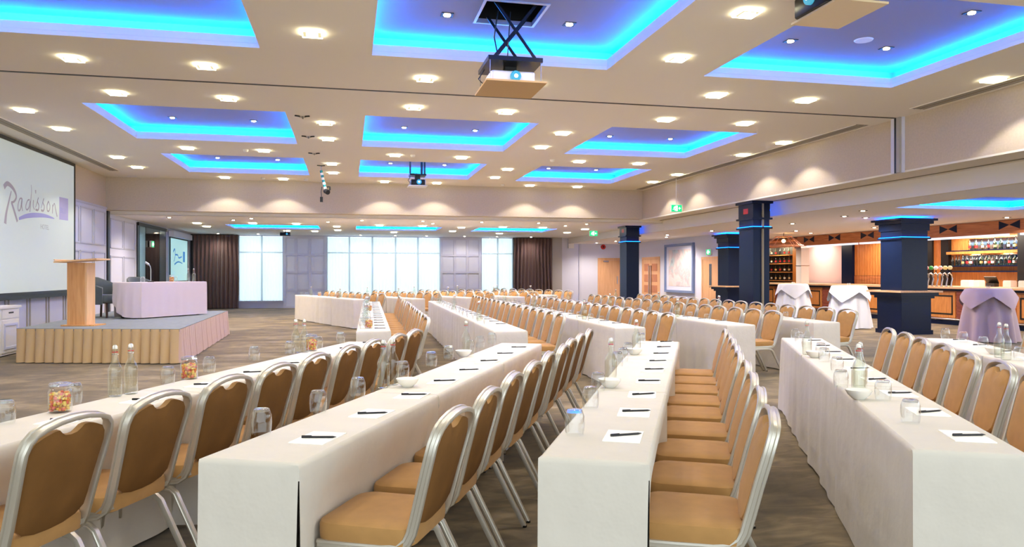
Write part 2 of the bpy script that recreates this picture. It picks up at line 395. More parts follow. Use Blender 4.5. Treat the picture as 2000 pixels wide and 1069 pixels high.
def drape(name, x0, x1, z0, z1, y, m, amp, wl_, label, cat, seed):
    rnd = random.Random(seed); n = int((x1-x0)/wl_*8); mb = MB(); vs = []; fs = []
    ph = rnd.random()*6; zs = [z0+(z1-z0)*k/5 for k in range(6)]
    for k, z in enumerate(zs):
        for i in range(n+1):
            x = x0+(x1-x0)*i/n; a = amp*(.8+.25*sin(x*5+ph)+.15*(1-k/5))
            vs.append((x+.3*amp*sin(k+x*3), y-a*sin(2*pi*x/wl_+.7*sin(x*2.3+ph)), z))
    for k in range(5):
        for i in range(n):
            a = k*(n+1)+i; fs.append((a, a+1, a+n+2, a+n+1))
    mb.add(vs, fs); o = mb.build(name, m, None, smooth=80)
    return tag(o, label, cat)
drape('sheer_curtain', -4.33, -2.62, .3, 2.93, YF-.12, M_sheer, .012, .13, 'narrow sheer white voile over the window by the screen-side brown curtain', 'curtain', 1)
drape('sheer_curtain', -.85, 3.85, .3, 2.93, YF-.12, M_sheer, .012, .13, 'widest sheer white voile over the five-pane middle window', 'curtain', 2)
drape('sheer_curtain', 5.68, 7.06, .3, 2.93, YF-.12, M_sheer, .012, .13, 'narrow sheer white voile over the window by the bar-side brown curtain', 'curtain', 3)
drape('curtain', -6.02, -4.3, .03, 2.96, YF-.3, M_curtain, .06, .15, 'floor-length brown curtain beside the small projection screen', 'curtain', 4)
drape('curtain', 7.05, 8.78, .03, 2.96, YF-.3, M_curtain, .06, .15, 'floor-length brown curtain beside the grey pilaster and white wall', 'curtain', 5)
# right-hand cross wall with doors and picture
XW = 12.2
struct(MB().box(XW, YF, 0, 18.6, YF+.12, 2.8).build('wall_far', M_dkgrey))
struct(MB().box(XW, 22.74, 0, XW+.15, YF, 2.75).build('wall_right', M_wallw))
def door_x(n, y0, y1, z1, m, leaves, vision=False, handles=False):
    f = MB(); x = XW-.03
    f.box(x, y0, 0, XW, y0+.09, z1); f.box(x, y1-.09, 0, XW, y1, z1); f.box(x, y0+.09, z1-.09, XW, y1-.09, z1)
    d = struct(f.build('door_%d' % n, M_door))
    w = (y1-y0-.18)/leaves
    for i in range(leaves):
        a = y0+.09+i*w
        l = MB().box(XW-.02, a+.005, .01, XW-.001, a+w-.005, z1-.095).build('door_leaf', m, d)
        if vision: MB().box(XW-.026, a+w*.38, .95, XW-.018, a+w*.55, 1.75).build('vision_panel', M_steel, l)
        if handles:
            yy = a+w*.88 if i == 0 else a+w*.12
            MB().box(XW-.07, yy-.025, .5, XW-.03, yy+.025, 1.75).build('pull_handle', M_steel, l)
            for k in range(4): MB().box(XW-.03, a+w*.18, .2+k*.44, XW-.02, a+w*.8, .5+k*.44).build('carved_panel', M_doorr, l)
    return d
door_x(2, 27.6, 29.4, 2.1, M_door, 2, handles=True)
door_x(3, 22.75, 24.0, 2.0, M_door, 1, vision=True)
f = MB(); y = YF-.03
f.box(11.0, y, 0, 11.09, YF, 2.12); f.box(12.02, y, 0, 12.11, YF, 2.12); f.box(11.09, y, 2.03, 12.02, YF, 2.12)
d1 = struct(f.build('door_1', M_door))
l = MB().box(11.1, YF-.02, .01, 12.01, YF-.001, 2.025).build('door_leaf', M_door, d1)
MB().box(11.25, YF-.06, 1.94, 11.5, YF-.02, 2.0).build('door_closer', M_steel, l)
MB().box(11.9, YF-.05, .95, 11.94, YF-.02, 1.3).build('handle', M_steel, l)
# vent slots
def vent(name, x0, x1, y0, y1, z, label):
    r = thing(name, label, 'vent', ((x0+x1)/2, y0, z))
    hx = (x1-x0)/2
    MB().box(-hx, 0, -.012, -hx+.02, y1-y0, .0).build('frame', M_ceil, r); MB().box(hx-.02, 0, -.012, hx, y1-y0, .0).build('frame', M_ceil, r)
    MB().box(-hx+.02, 0, -.006, hx-.02, y1-y0, -.001).build('slot', M_slot, r)
    for k in (-.25, .25): MB().box(k*hx*1.6-.008, 0, -.011, k*hx*1.6+.008, y1-y0, -.006).build('blade', M_dado, r)
vent('slot_diffuser', 8.42, 8.7, 11.0, 20.9, HZ, 'long dark air slot along the ceiling edge above the bulkhead, beyond the joint')
vent('slot_diffuser', 8.42, 8.7, 4.0, 9.75, HZ, 'long dark air slot along the ceiling edge above the bulkhead, before the joint')
vent('slot_diffuser', -5.75, -5.5, 12.3, 19.9, HZ, 'long pale air slot along the ceiling above the big screen')
# partition jamb on the beam
pj = struct(MB().box(XB-.05, JY-.13, 3.06, XB, JY+.13, HZ).build('trim_7', M_wallw))
MB().box(XB-.07, JY-.04, 3.06, XB-.05, JY+.03, HZ).build('seal', M_black, pj)
MB().box(XB-.09, JY-.11, 3.06, XB-.05, JY-.04, HZ).build('post', M_dado, pj)
# ================================================================== CEILING LIGHTS
def lamp_proto(label):
    r = thing('ceiling_downlight', label, 'light', (0, 0, HZ), 0, 'square ceiling downlights')
    h = .105
    f = MB(); t = .012
    f.box(-h, -h, -.028, h, -h+t, 0); f.box(-h, h-t, -.028, h, h, 0); f.box(-h, -h+t, -.028, -h+t, h-t, 0); f.box(h-t, -h+t, -.028, h, h-t, 0)
    f.build('frame', M_lamp, r)
    MB().box(-h+t, -h+t, -.022, h-t, h-t, -.012).build('diffuser', M_lampd, r)
    MB().box(-.06, -.06, -.034, .06, .06, -.024).build('inner_glass', M_lampin, r)
    light('lamp', 'SPOT', (0, 0, -.05), SPOT_W, (1, .925, .81), r, spot_size=radians(114), spot_blend=.22, shadow_soft_size=.09)
    return r
LX = [-4.9, -3.17, -1.7, -.37, .98, 2.42, 3.78, 5.1, 6.53, 8.22]
LY = [6.5, 8.05, 9.6, 11.3, 12.8, 14.3, 15.95, 17.52, 19.08, 20.6]
lp = None; 
def lamp_at(x, y, z, label):
    global lp
    if lp is None:
        lp = lamp_proto(label); lp.location = (x, y, z); return lp
    r = dup(lp, (x, y, z), 0, label)
    return r
for i, x in enumerate(LX):
    for j, y in enumerate(LY):
        col = i in (0, 3, 6, 9)
        rowy = j in (2, 3, 6, 9)
        if col == rowy: continue
        lamp_at(x, y, HZ, 'glowing square downlight, %s line from the screen wall, %s from viewer' % (ORD[i+1], ORD[j+1]))
# the same grid carries on overhead, above the near tables
k = 0
for j, y in enumerate((4.9, 3.35)):
    for i, x in enumerate(LX):
        if (i in (0, 3, 6, 9)) == (j == 0): continue
        k += 1
        lamp_at(x, y, HZ, 'glowing square downlight overhead above the near tables, %s line from screen wall, row %s' % (ORD[i+1], 'abcd'[j]))
# far low ceiling downlights and bar
k = 0
for (x, y) in ((-4.6, 24.6), (-4.6, 26.2), (-2.9, 24.2), (-1.6, 24.2), (-.37, 25.3), (-.37, 27.4), (-2.2, 28.3), (-1.2, 28.3), (1.0, 24.4), (2.4, 24.4), (1.7, 28.4), (3.78, 25.0), (3.78, 27.2), (5.1, 24.4), (6.5, 24.4), (5.8, 28.4), (8.2, 25.0), (8.2, 27.2)):
    k += 1
    lamp_at(x, y, 3.0, 'square downlight in the low ceiling before the windows, %s from screen wall' % ORD[k])
sp = None
LOW_W = 105.0
sps = {}
def small_spot(x, y, z, label, grp, pw=SMALL_W):
    sp = sps.get(pw)
    if sp is None:
        r = thing('spot_light', label, 'light', (x, y, z), 0, grp)
        MB().box(-.065, -.065, -.008, .065, .065, 0).build('bezel', M_blackm, r)
        MB().lathe([(.036, -.016), (.04, -.008)], 14).build('bulb', M_spot, r)
        light('lamp', 'SPOT', (0, 0, -.03), pw, (1, .86, .74), r, spot_size=radians(150), spot_blend=.7, shadow_soft_size=.04)
        sps[pw] = r; return r
    return dup(sp, (x, y, z), 0, label, grp)
names = [['screen-side', 'centre', 'bar-side'], ['closest', 'second', 'last']]
for i, (a, b) in enumerate(CX):
    for j, (c, d_) in enumerate(CY):
        q = 0
        for fx in (.27, .75):
            for fy in (.3, .74):
                q += 1
                if i == 1 and j == 0 and fx == .75 and False: continue
                small_spot(a+(b-a)*fx, c+(d_-c)*fy, ZC, 'small halogen spot in the %s blue coffer, %s %s row' % (names[0][i], ['', 'first', 'second', 'third', 'fourth'][q], ['front', 'middle', 'back'][j]), 'halogen spots in the coffers')
k = 0
for (x, y) in ((-4.9, 22.3), (-3.3, 23.0), (-2.7, 22.2), (.4, 22.3), (2.2, 22.3), (4.0, 22.3), (5.8, 22.3), (7.4, 22.4), (-.6, 23.2), (2.6, 23.2), (7.0, 23.4), (-5.0, 30.9), (-3.5, 30.9), (.5, 30.9), (1.9, 30.9), (3.2, 30.9), (4.8, 30.9), (6.2, 30.9), (7.7, 30.9)):
    k += 1
    small_spot(x, y, 3.0, 'small halogen spot in the low ceiling by the windows, %s in order' % ORD[k], 'halogen spots in the low ceiling', LOW_W if y < 30 else 24.)
k = 0
for (x, y) in ((10.6, 13.6), (11.2, 15.0), (14.9, 10.2), (14.6, 12.0), (11.5, 17.5), (13.9, 16.6), (15.2, 14.5), (14.8, 18.5), (14.8, 21.5), (11.0, 21.0), (11.3, 25.0), (15.0, 25.0), (10.7, 28.6), (10.7, 26.4), (10.7, 23.6), (10.5, 30.4), (13.6, 20.5), (12.0, 15.3)):  # the later spots are added to brighten the oak doors and tall tables
    k += 1
    small_spot(x, y, 2.75, 'small halogen spot of the partly added low-ceiling set near the bar, %s in order' % ORD[k], 'halogen spots by the bar', LOW_W)
# round speakers / discs in the coffers
for (x, y, l) in ((-1.7, 12.9, 'round white speaker disc in the screen-side blue coffer'), (6.05, 7.75, 'round white speaker disc in the bar-side front blue coffer'), (5.4, 12.9, 'round white speaker disc in the bar-side middle blue coffer')):
    tag(MB().lathe([(.1, -.012), (.11, 0)], 20).build('ceiling_speaker', M_wplas, None, 40, (x, y, ZC)), l, 'speaker')
for n_, (x, y) in enumerate(((-2.05, 15.95), (1.35, 15.9), (4.45, 15.9), (-2.2, 20.5), (-1.1, 20.6), (2.0, 20.5), (4.3, 20.6))):
    tag(MB().lathe([(.035, -.05), (.05, -.03), (.055, 0)], 14).build('smoke_detector', M_wplas, None, 40, (x, y, HZ)), 'small round white smoke detector on the main ceiling, %s in order' % ORD[n_+1], 'detector', 'smoke detectors')
# ================================================================== FURNITURE ROWS
HT = .755; TW = .40
def cloth_mesh(L, seed, near_end=True, far_end=True, amp=.012, slit=False, tuck=0.):
    rnd = random.Random(seed); mb = MB(); r = .02
    W0 = TW
    step = .05
    path = []   # (x, y, nx, ny, s)
    def side(p, q, n, wave):
        ln = hypot(q[0]-p[0], q[1]-p[1]); k = max(2, int(ln/step))
        for i in range(k): path.append((p[0]+(q[0]-p[0])*i/k, p[1]+(q[1]-p[1])*i/k, n[0], n[1], wave))
    # corners: near end x=0 ; chair side y=-W
    side((0, -W0), (L, -W0), (0, -1), 1); side((L, -W0), (L, 0), (1, 0), .6 if far_end else 0)
    side((L, 0), (0, 0), (0, 1), 1); side((0, 0), (0, -W0), (-1, 0), .6 if near_end else 0)
    n = len(path); waves = [(rnd.uniform(.5, 1), rnd.uniform(5, 22), rnd.uniform(0, 6)) for _ in range(5)]
    lv = [0, .006, .02, .06, .15, .3, .45, .6, .738]
    rings_ = []
    for k, dz in enumerate(lv):
        row = []
        tt = max(0, (dz-.02)/.718)
        s = 0
        for i, (x, y, nx, ny, wv) in enumerate(path):
            s += step
            w = sum(a*sin(f*s+p) for a, f, p in waves)/3.
            ins = {0: -.014, 1: -.004}.get(k, 0)
            off = ins+(wv > 0)*tt*(.012+.004*rnd.random()*0)+amp*wv*w*tt**.8
            if wv == 0: off = min(ins, -.003)
            if tuck and ny < 0:
                q_ = min(1, max(0, (dz-.06)/.2)); q_ = q_*q_*(3-2*q_); e_ = min(1, max(0, (x-.03)/.22 if near_end else 1)); off -= tuck*q_*e_
            cx = x+nx*off; cy = y+ny*off
            if k == 0:
                if nx == 0: cx = min(max(cx, .014), L-.014)
                else: cy = min(max(cy, -W0+.014), -.014)
            row.append((cx, cy, HT-dz+(.006*sin(3*s+waves[0][2])*tt if wv else 0)))
        rings_.append(row)
    vs = [p for r_ in rings_ for p in r_]; fs = []
    for k in range(len(lv)-1):
        for i in range(n):
            j = (i+1) % n
            if slit and j == 0 and k >= 3: continue
            fs.append((k*n+i, (k+1)*n+i, (k+1)*n+j, k*n+j))
    fs.append(tuple(range(n)))
    fs = [tuple(reversed(f)) if len(f) == 4 else f for f in fs]
    if slit:   # open the end flap away from the corner a little
        for k in range(3, len(lv)):
            i = k*n+n-1; p = vs[i]; vs[i] = (p[0], p[1]-.046+.012*(k-3)/5, p[2])
    mb.add(vs, fs)
    me = mb.mesh('tablecloth', M_cloth, 50)
    return me
CLOTH = {}
def cloth_obj(key, *a, **k):
    if key not in CLOTH: CLOTH[key] = cloth_mesh(*a, **k)
    return CLOTH[key]
def new_obj(name, me, parent=None):
    o = bpy.data.objects.new(name, me); C.objects.link(o)
    if parent: o.parent = parent
    return o
# ---- banquet chair (faces local +X)
def make_chair(label):
    r = thing('banquet_chair', label, 'chair', group='tan banquet chairs')
    # seat cushion
    rg = []
    for (z, sc_, rr) in ((.405, .93, .05), (.41, .985, .06), (.43, 1.0, .065), (.462, 1.0, .065), (.474, .985, .07), (.481, .93, .07), (.485, .6, .06)):
        rg.append([(x*sc_ - .01, y*sc_, z) for x, y in rrect(.40, .42, rr, 4)])
    MB().rings(rg).build('seat', M_fabric, r, 35)
    # backrest pad in a tilted plane: u across, w up the plane
    def bp(u, w, off):   # w measured from z=.47
        b = Vector((-.205, u, .475)); d = Vector((-.105, 0, .395)); dn = d.normalized(); nn = Vector((dn.z, 0, -dn.x))
        return b+dn*w+nn*off
    pts = []
    half = [(0, -.012), (.07, -.008), (.13, .008), (.165, .035), (.172, .08), (.178, .16), (.186, .24), (.192, .30), (.186, .335), (.165, .362), (.13, .376), (.085, .388), (.062, .388), (.048, .376), (.03, .364), (0, .36)]
    pts = half+[(-u, w) for u, w in reversed(half[1:-1])]
    cu, cw = 0, .18
    def ring(sc_, off): return [bp(cu+(u-cu)*sc_, cw+(w-cw)*sc_, off) for u, w in pts]
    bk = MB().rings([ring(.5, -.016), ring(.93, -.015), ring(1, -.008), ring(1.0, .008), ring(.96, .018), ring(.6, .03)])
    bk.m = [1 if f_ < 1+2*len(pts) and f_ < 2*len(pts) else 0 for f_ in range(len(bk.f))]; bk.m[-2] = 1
    bk.build('backrest', [M_fabric, M_fabric_shade], r, 40)
    # frame : one bent band from front rail, round the back, over the top
    prof = [(.003, -.021), (.008, -.018), (.009, -.009), (.004, -.006), (.004, .006), (.009, .009), (.008, .018), (.003, .021), (-.009, .02), (-.011, .014), (-.011, -.014), (-.009, -.02)]
    side = [(.175, .205, .392), (.05, .203, .392), (-.09, .201, .394), (-.15, .199, .402), (-.185, .197, .425), (-.203, .196, .46), (-.222, .197, .53), (-.25, .203, .64), (-.28, .212, .75), (-.292, .213, .795), (-.303, .203, .832), (-.309, .178, .857), (-.312, .135, .872), (-.314, .07, .884)]
    path = side+[(-.315, 0, .888)]+[(x, -y, z) for x, y, z in reversed(side)]
    fr = MB().sweep(path, prof, (0, 1, 0))
    fr.bar((-.195, -.19, .432), (-.195, .19, .432), .02, .02); fr.bar((.15, -.2, .39), (.15, .2, .39), .02, .022)
    fr.build('back_frame', M_alu, r, 40)
    lprof = [(.010, -.012), (.012, -.004), (.009, 0), (.012, .004), (.010, .012), (-.010, .012), (-.012, 0), (-.010, -.012)]
    for s_ in (1, -1):
        y = s_*.214
        front = [(.0, y, .368), (.08, y, .368), (.125, y, .362), (.15, y, .34), (.16, y, .30), (.178, y, .15), (.195, y+s_*.004, 0.006)]
        rear = [(.0, y, .368), (-.08, y, .368), (-.125, y, .362), (-.152, y, .34), (-.172, y, .30), (-.25, y, .15), (-.325, y+s_*.006, .006)]
        for nm, p in (('leg', front), ('leg', rear)):
            m_ = MB().sweep(p, lprof, (0, s_, 0)); e = p[-1]
            m_.lathe([(.014, 0), (.014, .012)], 8, 1, (e[0], e[1], 0))
            m_.build('leg', [M_alu, M_black], r, 40)
    return r
chair0 = None; used = [False]
def chair_at(x, y, rz, label, group):
    global chair0
    if chair0 is None:
        chair0 = make_chair(label); chair0.location = (x, y, 0); chair0.rotation_euler = (0, 0, rz); chair0['group'] = group; return chair0
    return dup(chair0, (x, y, 0), rz, label, group)
# ---- small table items (prototypes, then copies share the meshes)
def tumbler_mesh():
    mb = MB(); prof = [(.036, 0), (.037, .004), (.040, .02), (.042, .05), (.040, .08), (.034, .098), (.031, .104), (.028, .106)]
    mb.lathe(prof, 16, 0, cap0=False)
    mb.lathe([(.031, .094), (.031, .104)], 16, 0)      # thick base slab of the upturned glass
    return mb.mesh('tumbler', M_glass, 45)
ME_T = tumbler_mesh()
def pad_mesh(): return MB().box(-.105, -.074, 0, .105, .074, .004).mesh('notepad', M_paper)
ME_PAD = pad_mesh()
def pen_mesh():
    mb = MB(); mb.tube([(-.07, 0, .0045), (.055, 0, .0045)], .0043, 8); mb.add([], [])
    mb.lathe([(.0043, 0), (.001, .014)], 8, 0, (0, 0, 0)); n = 16
    # turn the cone tip to lie along the barrel
    for i in range(len(mb.v)-16, len(mb.v)):
        x, y, z = mb.v[i]; mb.v[i] = (.055+z, y, .0045+x)
    mb.bar((-.07, 0, .0098), (-.03, 0, .0098), .003, .002)
    return mb.mesh('pen', M_pen, 40)
ME_PEN = pen_mesh()
def bottle_proto(label, grp):
    r = thing('water_bottle', label, 'bottle', group=grp)
    prof = [(.030, 0), (.035, .004), (.036, .02), (.036, .135), (.034, .15), (.026, .17), (.017, .19), (.0145, .21), (.0135, .245), (.0155, .247), (.0155, .257), (.012, .26)]
    MB().lathe(prof, 18).build('glass_body', M_bottle, r, 45)
    MB().lathe([(.0362, .035), (.0362, .11)], 18, 0, cap0=False, cap1=False, a0=0).build('printed_label', M_bottle, r, 45) if False else None
    MB().lathe([(.012, .258), (.0135, .262), (.0125, .272), (.007, .278)], 12).build('stopper', M_white, r, 45)
    wire = MB()
    for s_ in (1, -1): wire.tube([(0, s_*.0165, .225), (.004, s_*.019, .25), (.002, s_*.014, .276), (0, 0, .281)], .0013, 5)
    wire.tube([(.0165*cos(a), .0165*sin(a), .228) for a in [2*pi*i/10 for i in range(11)]], .0013, 5)
    wire.build('wire_bail', M_steel, r)
    MB().lathe([(.0155, .238), (.0155, .242)], 12).build('seal', M_red, r)
    return r
bp0 = None
def bottle_at(x, y, z, label, grp, rz=0.):
    global bp0
    if bp0 is None:
        bp0 = bottle_proto(label, grp); bp0.location = (x, y, z); return bp0
    return dup(bp0, (x, y, z), rz, label, grp)
ME_BOWL = MB().lathe([(.03, 0), (.034, .004), (.055, .025), (.066, .045), (.068, .05), (.064, .05), (.05, .025), (.02, .008)], 24).mesh('bowl', M_white, 50)
ME_MINT = None
JARC = [(232, 190, 60), (234, 140, 70), (236, 206, 110), (222, 104, 84), (238, 180, 96)]
M_sw = [mat('sweet_%d' % i, c, .4) for i, c in enumerate(JARC)]
def jar_meshes():
    j = MB().lathe([(.045, 0), (.05, .005), (.052, .02), (.052, .095), (.047, .11), (.042, .116), (.046, .12), (.046, .128)], 20, cap1=False).mesh('glass_body', M_glass, 45)
    lid = MB(); lid.lathe([(.047, .128), (.048, .134), (.044, .14), (.02, .145)], 20).lathe([(.045, .1225), (.0485, .124), (.045, .127)], 20, 1, cap0=False, cap1=False)
    lid.tube([(.05, -.012, .118), (.058, 0, .128), (.05, .012, .137)], .002, 5, 1)
    l = lid.mesh('lid', [M_glass, M_steel], 45)
    rnd = random.Random(3); sw = MB()
    for i in range(150):
        a = rnd.uniform(0, 2*pi); rr = .041*sqrt(rnd.random()); z = .01+.085*rnd.random()
        sw.sphere((rr*cos(a), rr*sin(a), z), rnd.uniform(.007, .0095), 6, 4, rnd.randrange(5))
    return j, l, sw.mesh('sweets', M_sw, 60)
ME_J, ME_JL, ME_JS = jar_meshes()
def jar_at(x, y, z, where, sc=1.):
    r = thing('sweet_jar', 'clear clip-top jar of boiled sweets '+where, 'jar', (x, y, z), random.random()*6, 'sweet jars')
    new_obj('glass_body', ME_J, r); new_obj('lid', ME_JL, r)
    s_ = new_obj('sweets', ME_JS); s_.location = (x, y, z+.001); tag(s_, 'yellow and orange sweets filling the jar '+where, 'sweets', 'sweets in jars', 'stuff')
BLK = ['slanted near block', 'straight middle block', 'slanted window block']
def place(name, me, x, y, z, rz, label, cat, grp):
    o = new_obj(name, me); o.location = (x, y, z); o.rotation_euler = (0, 0, rz); return tag(o, label, cat, grp)
def row(blk, idx, near_left, d, L, ntab, nch, perp, first, pitch, glasses=True, pads=True, clusters=(), amp=.02, slit=False, skip=()):
    """one line of clothed tables; d = unit direction from the viewer outwards; chairs on the -Y local side"""
    dx, dy = d; h = hypot(dx, dy); dx /= h; dy /= h
    nx, ny = dy, -dx                       # towards the chairs
    rz = atan2(dy, dx); tl = L/ntab
    where = '%s row from stage, %s' % (ORD[idx], BLK[blk])
    rnd = random.Random(100*blk+idx)
    def at(s, p): return near_left[0]+dx*s+nx*p, near_left[1]+dy*s+ny*p
    for t_ in range(ntab):
        ne = t_ == 0; fe = t_ == ntab-1
        vr = (blk*10+idx)*7+t_ if blk == 0 else (t_*3+idx) % 4
        tk = min(.15, max(0, .20-perp))
        me = cloth_obj((round(tl, 2), ne, fe, vr, slit and ne, amp, round(tk, 2)), tl-.012, vr, ne, fe, amp, slit and ne, tk)
        x, y = at(t_*tl+.006, 0)
        o = new_obj('tablecloth', me); o.location = (x, y, 0); o.rotation_euler = (0, 0, rz)
        tag(o, 'white linen cloth over table %s from viewer, %s' % (ORD[t_+1], where), 'tablecloth', 'white table cloths')
        if blk == 0:
            r = thing('conference_table', 'narrow table under white cloth, %s from viewer, %s' % (ORD[t_+1], where), 'table', (x, y, 0), rz, 'tables under the white cloths')
            MB().box(.03, -TW+.03, HT-.035, tl-.034, -.03, HT-.008).build('tabletop', M_oakl, r)
            for lx in (.12, tl-.16):
                for ly in (-TW+.17, -.09): MB().box(lx, ly, 0, lx+.03, ly+.03, HT-.036).build('leg', M_black, r)
    for c_ in range(nch):
        if c_ in skip: continue
        s = first+pitch*c_
        x, y = at(s+rnd.uniform(-.012, .012), TW+perp+rnd.uniform(-.012, .012))
        chair_at(x, y, rz+pi/2+rnd.uniform(-.03, .03), 'tan padded banquet chair, %s from viewer, %s' % (ORD[c_+1], where), 'banquet chairs')
    for c_ in range(nch):
        s = first+pitch*c_-.03
        if s < .1 or s > L-.08: continue
        if glasses:
            x, y = at(s+rnd.uniform(-.05, .05), .075+rnd.uniform(-.015, .02))
            place('tumbler', ME_T, x, y, HT, rnd.random()*6, 'upturned clear tumbler, %s from viewer, %s' % (ORD[c_+1], where), 'glass', 'upturned tumblers')
        if pads:
            a = rz+rnd.uniform(-.06, .06)
            x, y = at(s, .27)
            place('notepad', ME_PAD, x, y, HT, a, 'plain white notepad, %s from viewer, %s' % (ORD[c_+1], where), 'notepad', 'white notepads')
            x, y = at(s+rnd.uniform(-.02, .02), .28)
            place('pen', ME_PEN, x, y, HT+.0042, -.12+rnd.uniform(-.1, .25), 'black pen on notepad, %s from viewer, %s' % (ORD[c_+1], where), 'pen', 'black pens')
    for k_, (s, p, kind) in enumerate(clusters):
        x, y = at(s, p)
        n_ = sum(1 for q in clusters[:k_+1] if q[2] == kind)
        if kind == 'b': bottle_at(x, y, HT, 'clear swing-top water bottle, %s from viewer, %s' % (ORD[n_], where), 'swing-top water bottles', rnd.random()*6)
        if kind == 'o': place('bowl', ME_BOWL, x, y, HT, 0, 'small white bowl, %s from viewer, %s' % (ORD[n_], where), 'bowl', 'white bowls')
        if kind == 'j': jar_at(x, y, HT, '%s from viewer, %s' % (ORD[n_], where))
def items(blk, idx, glass_=(), bottle=(), bowl=(), jar=()):
    where = '%s row from stage, %s' % (ORD[idx], BLK[blk])
    rnd = random.Random(idx)
    for i, (x, y) in enumerate(glass_): place('tumbler', ME_T, x, y, HT, rnd.random()*6, 'upturned clear tumbler, %s from viewer, %s' % (ORD[i+1], where), 'glass', 'upturned tumblers')
    for i, (x, y) in enumerate(bottle): bottle_at(x, y, HT, 'clear swing-top water bottle, %s from viewer, %s' % (ORD[i+1], where), 'swing-top water bottles', rnd.random()*6)
    for i, (x, y) in enumerate(bowl): place('bowl', ME_BOWL, x, y, HT, 0, 'small white bowl, %s from viewer, %s' % (ORD[i+1], where), 'bowl', 'white bowls')
    for i, (x, y) in enumerate(jar): jar_at(x, y, HT, '%s from viewer, %s' % (ORD[i+1], where))
# near block
row(0, 1, (-1.76, 3.14), (.382, .924), 4.62, 3, 9, .02, .20, .535, glasses=False)
row(0, 2, (-.53, 2.84), (.431, .902), 4.55, 3, 9, .12, .42, .53, glasses=False, slit=True)
row(0, 3, (.67, 2.59), (.4465, .895), 4.77, 3, 9, .13, .44, .53, glasses=False, slit=True)
row(0, 4, (2.08, 2.39), (.4575, .889), 5.05, 3, 9, .26, .33, .55, glasses=False)
row(0, 5, (3.55, 2.05), (.446, .895), 5.0, 3, 9, .26, .40, .55, glasses=False)
items(0, 1, [(-1.48, 3.67), (-1.37, 4.17), (-1.06, 4.79), (-.91, 5.28), (-.7, 5.93), (-.47, 6.35), (-.26, 6.78), (-.07, 7.2)], [(-1.23, 4.36), (-1.17, 4.43), (-.43, 6.46), (-.36, 6.44)], [], [(-1.35, 3.93), (-.98, 4.99), (-.31, 6.58)])
items(0, 2, [(-.35, 3.21), (-.14, 3.65), (.05, 4.06), (.34, 4.75), (.58, 5.28), (.76, 5.69), (1.0, 6.13), (1.15, 6.5), (1.32, 6.82)], [(.2, 4.36), (.26, 4.45), (.94, 5.97)], [(.34, 4.36), (.9, 5.85)])
items(0, 3, [(.91, 2.91), (1.17, 3.48), (1.38, 3.97), (1.88, 4.99), (2.02, 5.25), (2.21, 5.63), (2.7, 6.55)], [(1.54, 4.2), (2.36, 5.82)], [(1.49, 4.08), (2.29, 5.69)])
items(0, 4, [(2.44, 2.82), (2.74, 3.36), (2.8, 3.78), (3.2, 4.36), (3.5, 4.92), (3.72, 5.27), (3.95, 5.8), (4.2, 6.28), (4.42, 6.68)], [(2.74, 3.55), (2.82, 3.64), (3.67, 5.38)], [(2.64, 3.42), (3.6, 5.18)])
items(0, 5, [(5.0, 4.66), (5.5, 5.49), (5.8, 6.02), (5.95, 6.4)], [(5.02, 4.86), (4.94, 4.72)], [(5.2, 5.08)])
# middle block
mcl = lambda a: tuple((s, p, 'b') for q in a for (s, p) in ((q, .1), (q+.09, .13)))
row(1, 1, (.09, 8.72), (.027, 1), 9.1, 6, 17, .14, .30, .53, clusters=mcl((1.0, 3.9, 6.6))+((.42, .14, 'j'), (4.6, .15, 'j')))
row(1, 2, (1.64, 8.35), (.027, 1), 9.6, 6, 17, .38, 1.12, .52, clusters=mcl((1.9, 5.0, 7.9)))
row(1, 3, (3.19, 8.56), (.02, 1), 9.4, 6, 17, .32, .72, .53, clusters=mcl((1.6, 4.8, 7.8)))
row(1, 4, (4.76, 8.67), (.02, 1), 9.4, 6, 17, .42, .78, .53, clusters=mcl((1.75, 4.9, 7.9)))
row(1, 5, (6.16, 8.88), (.02, 1), 9.4, 6, 17, .44, .84, .53, clusters=mcl((2.9, 5.6, 8.3)))
# window block
fd = (-.36, .933)
row(2, 1, (.13, 19.23), fd, 4.82, 3, 9, .2, .25, .53, pads=False, clusters=mcl((3.6, 1.2))+((3.0, .15, 'j'), (1.5, .15, 'j')), amp=.03)
row(2, 2, (1.62, 19.46), fd, 4.82, 3, 9, .2, .25, .53, pads=False, clusters=mcl((1.0, 3.2)), amp=.03)
row(2, 3, (3.15, 19.95), fd, 4.82, 3, 9, .2, .25, .53, pads=False, clusters=mcl((1.2, 3.4)), amp=.03)
row(2, 4, (4.58, 20.45), fd, 4.82, 3, 9, .2, .25, .53, pads=False, clusters=mcl((1.2, 3.4)), amp=.03)
row(2, 5, (5.95, 21.85), fd, 4.82, 3, 9, .25, .15, .53, pads=False, clusters=mcl((1.0, 3.0)), amp=.03)
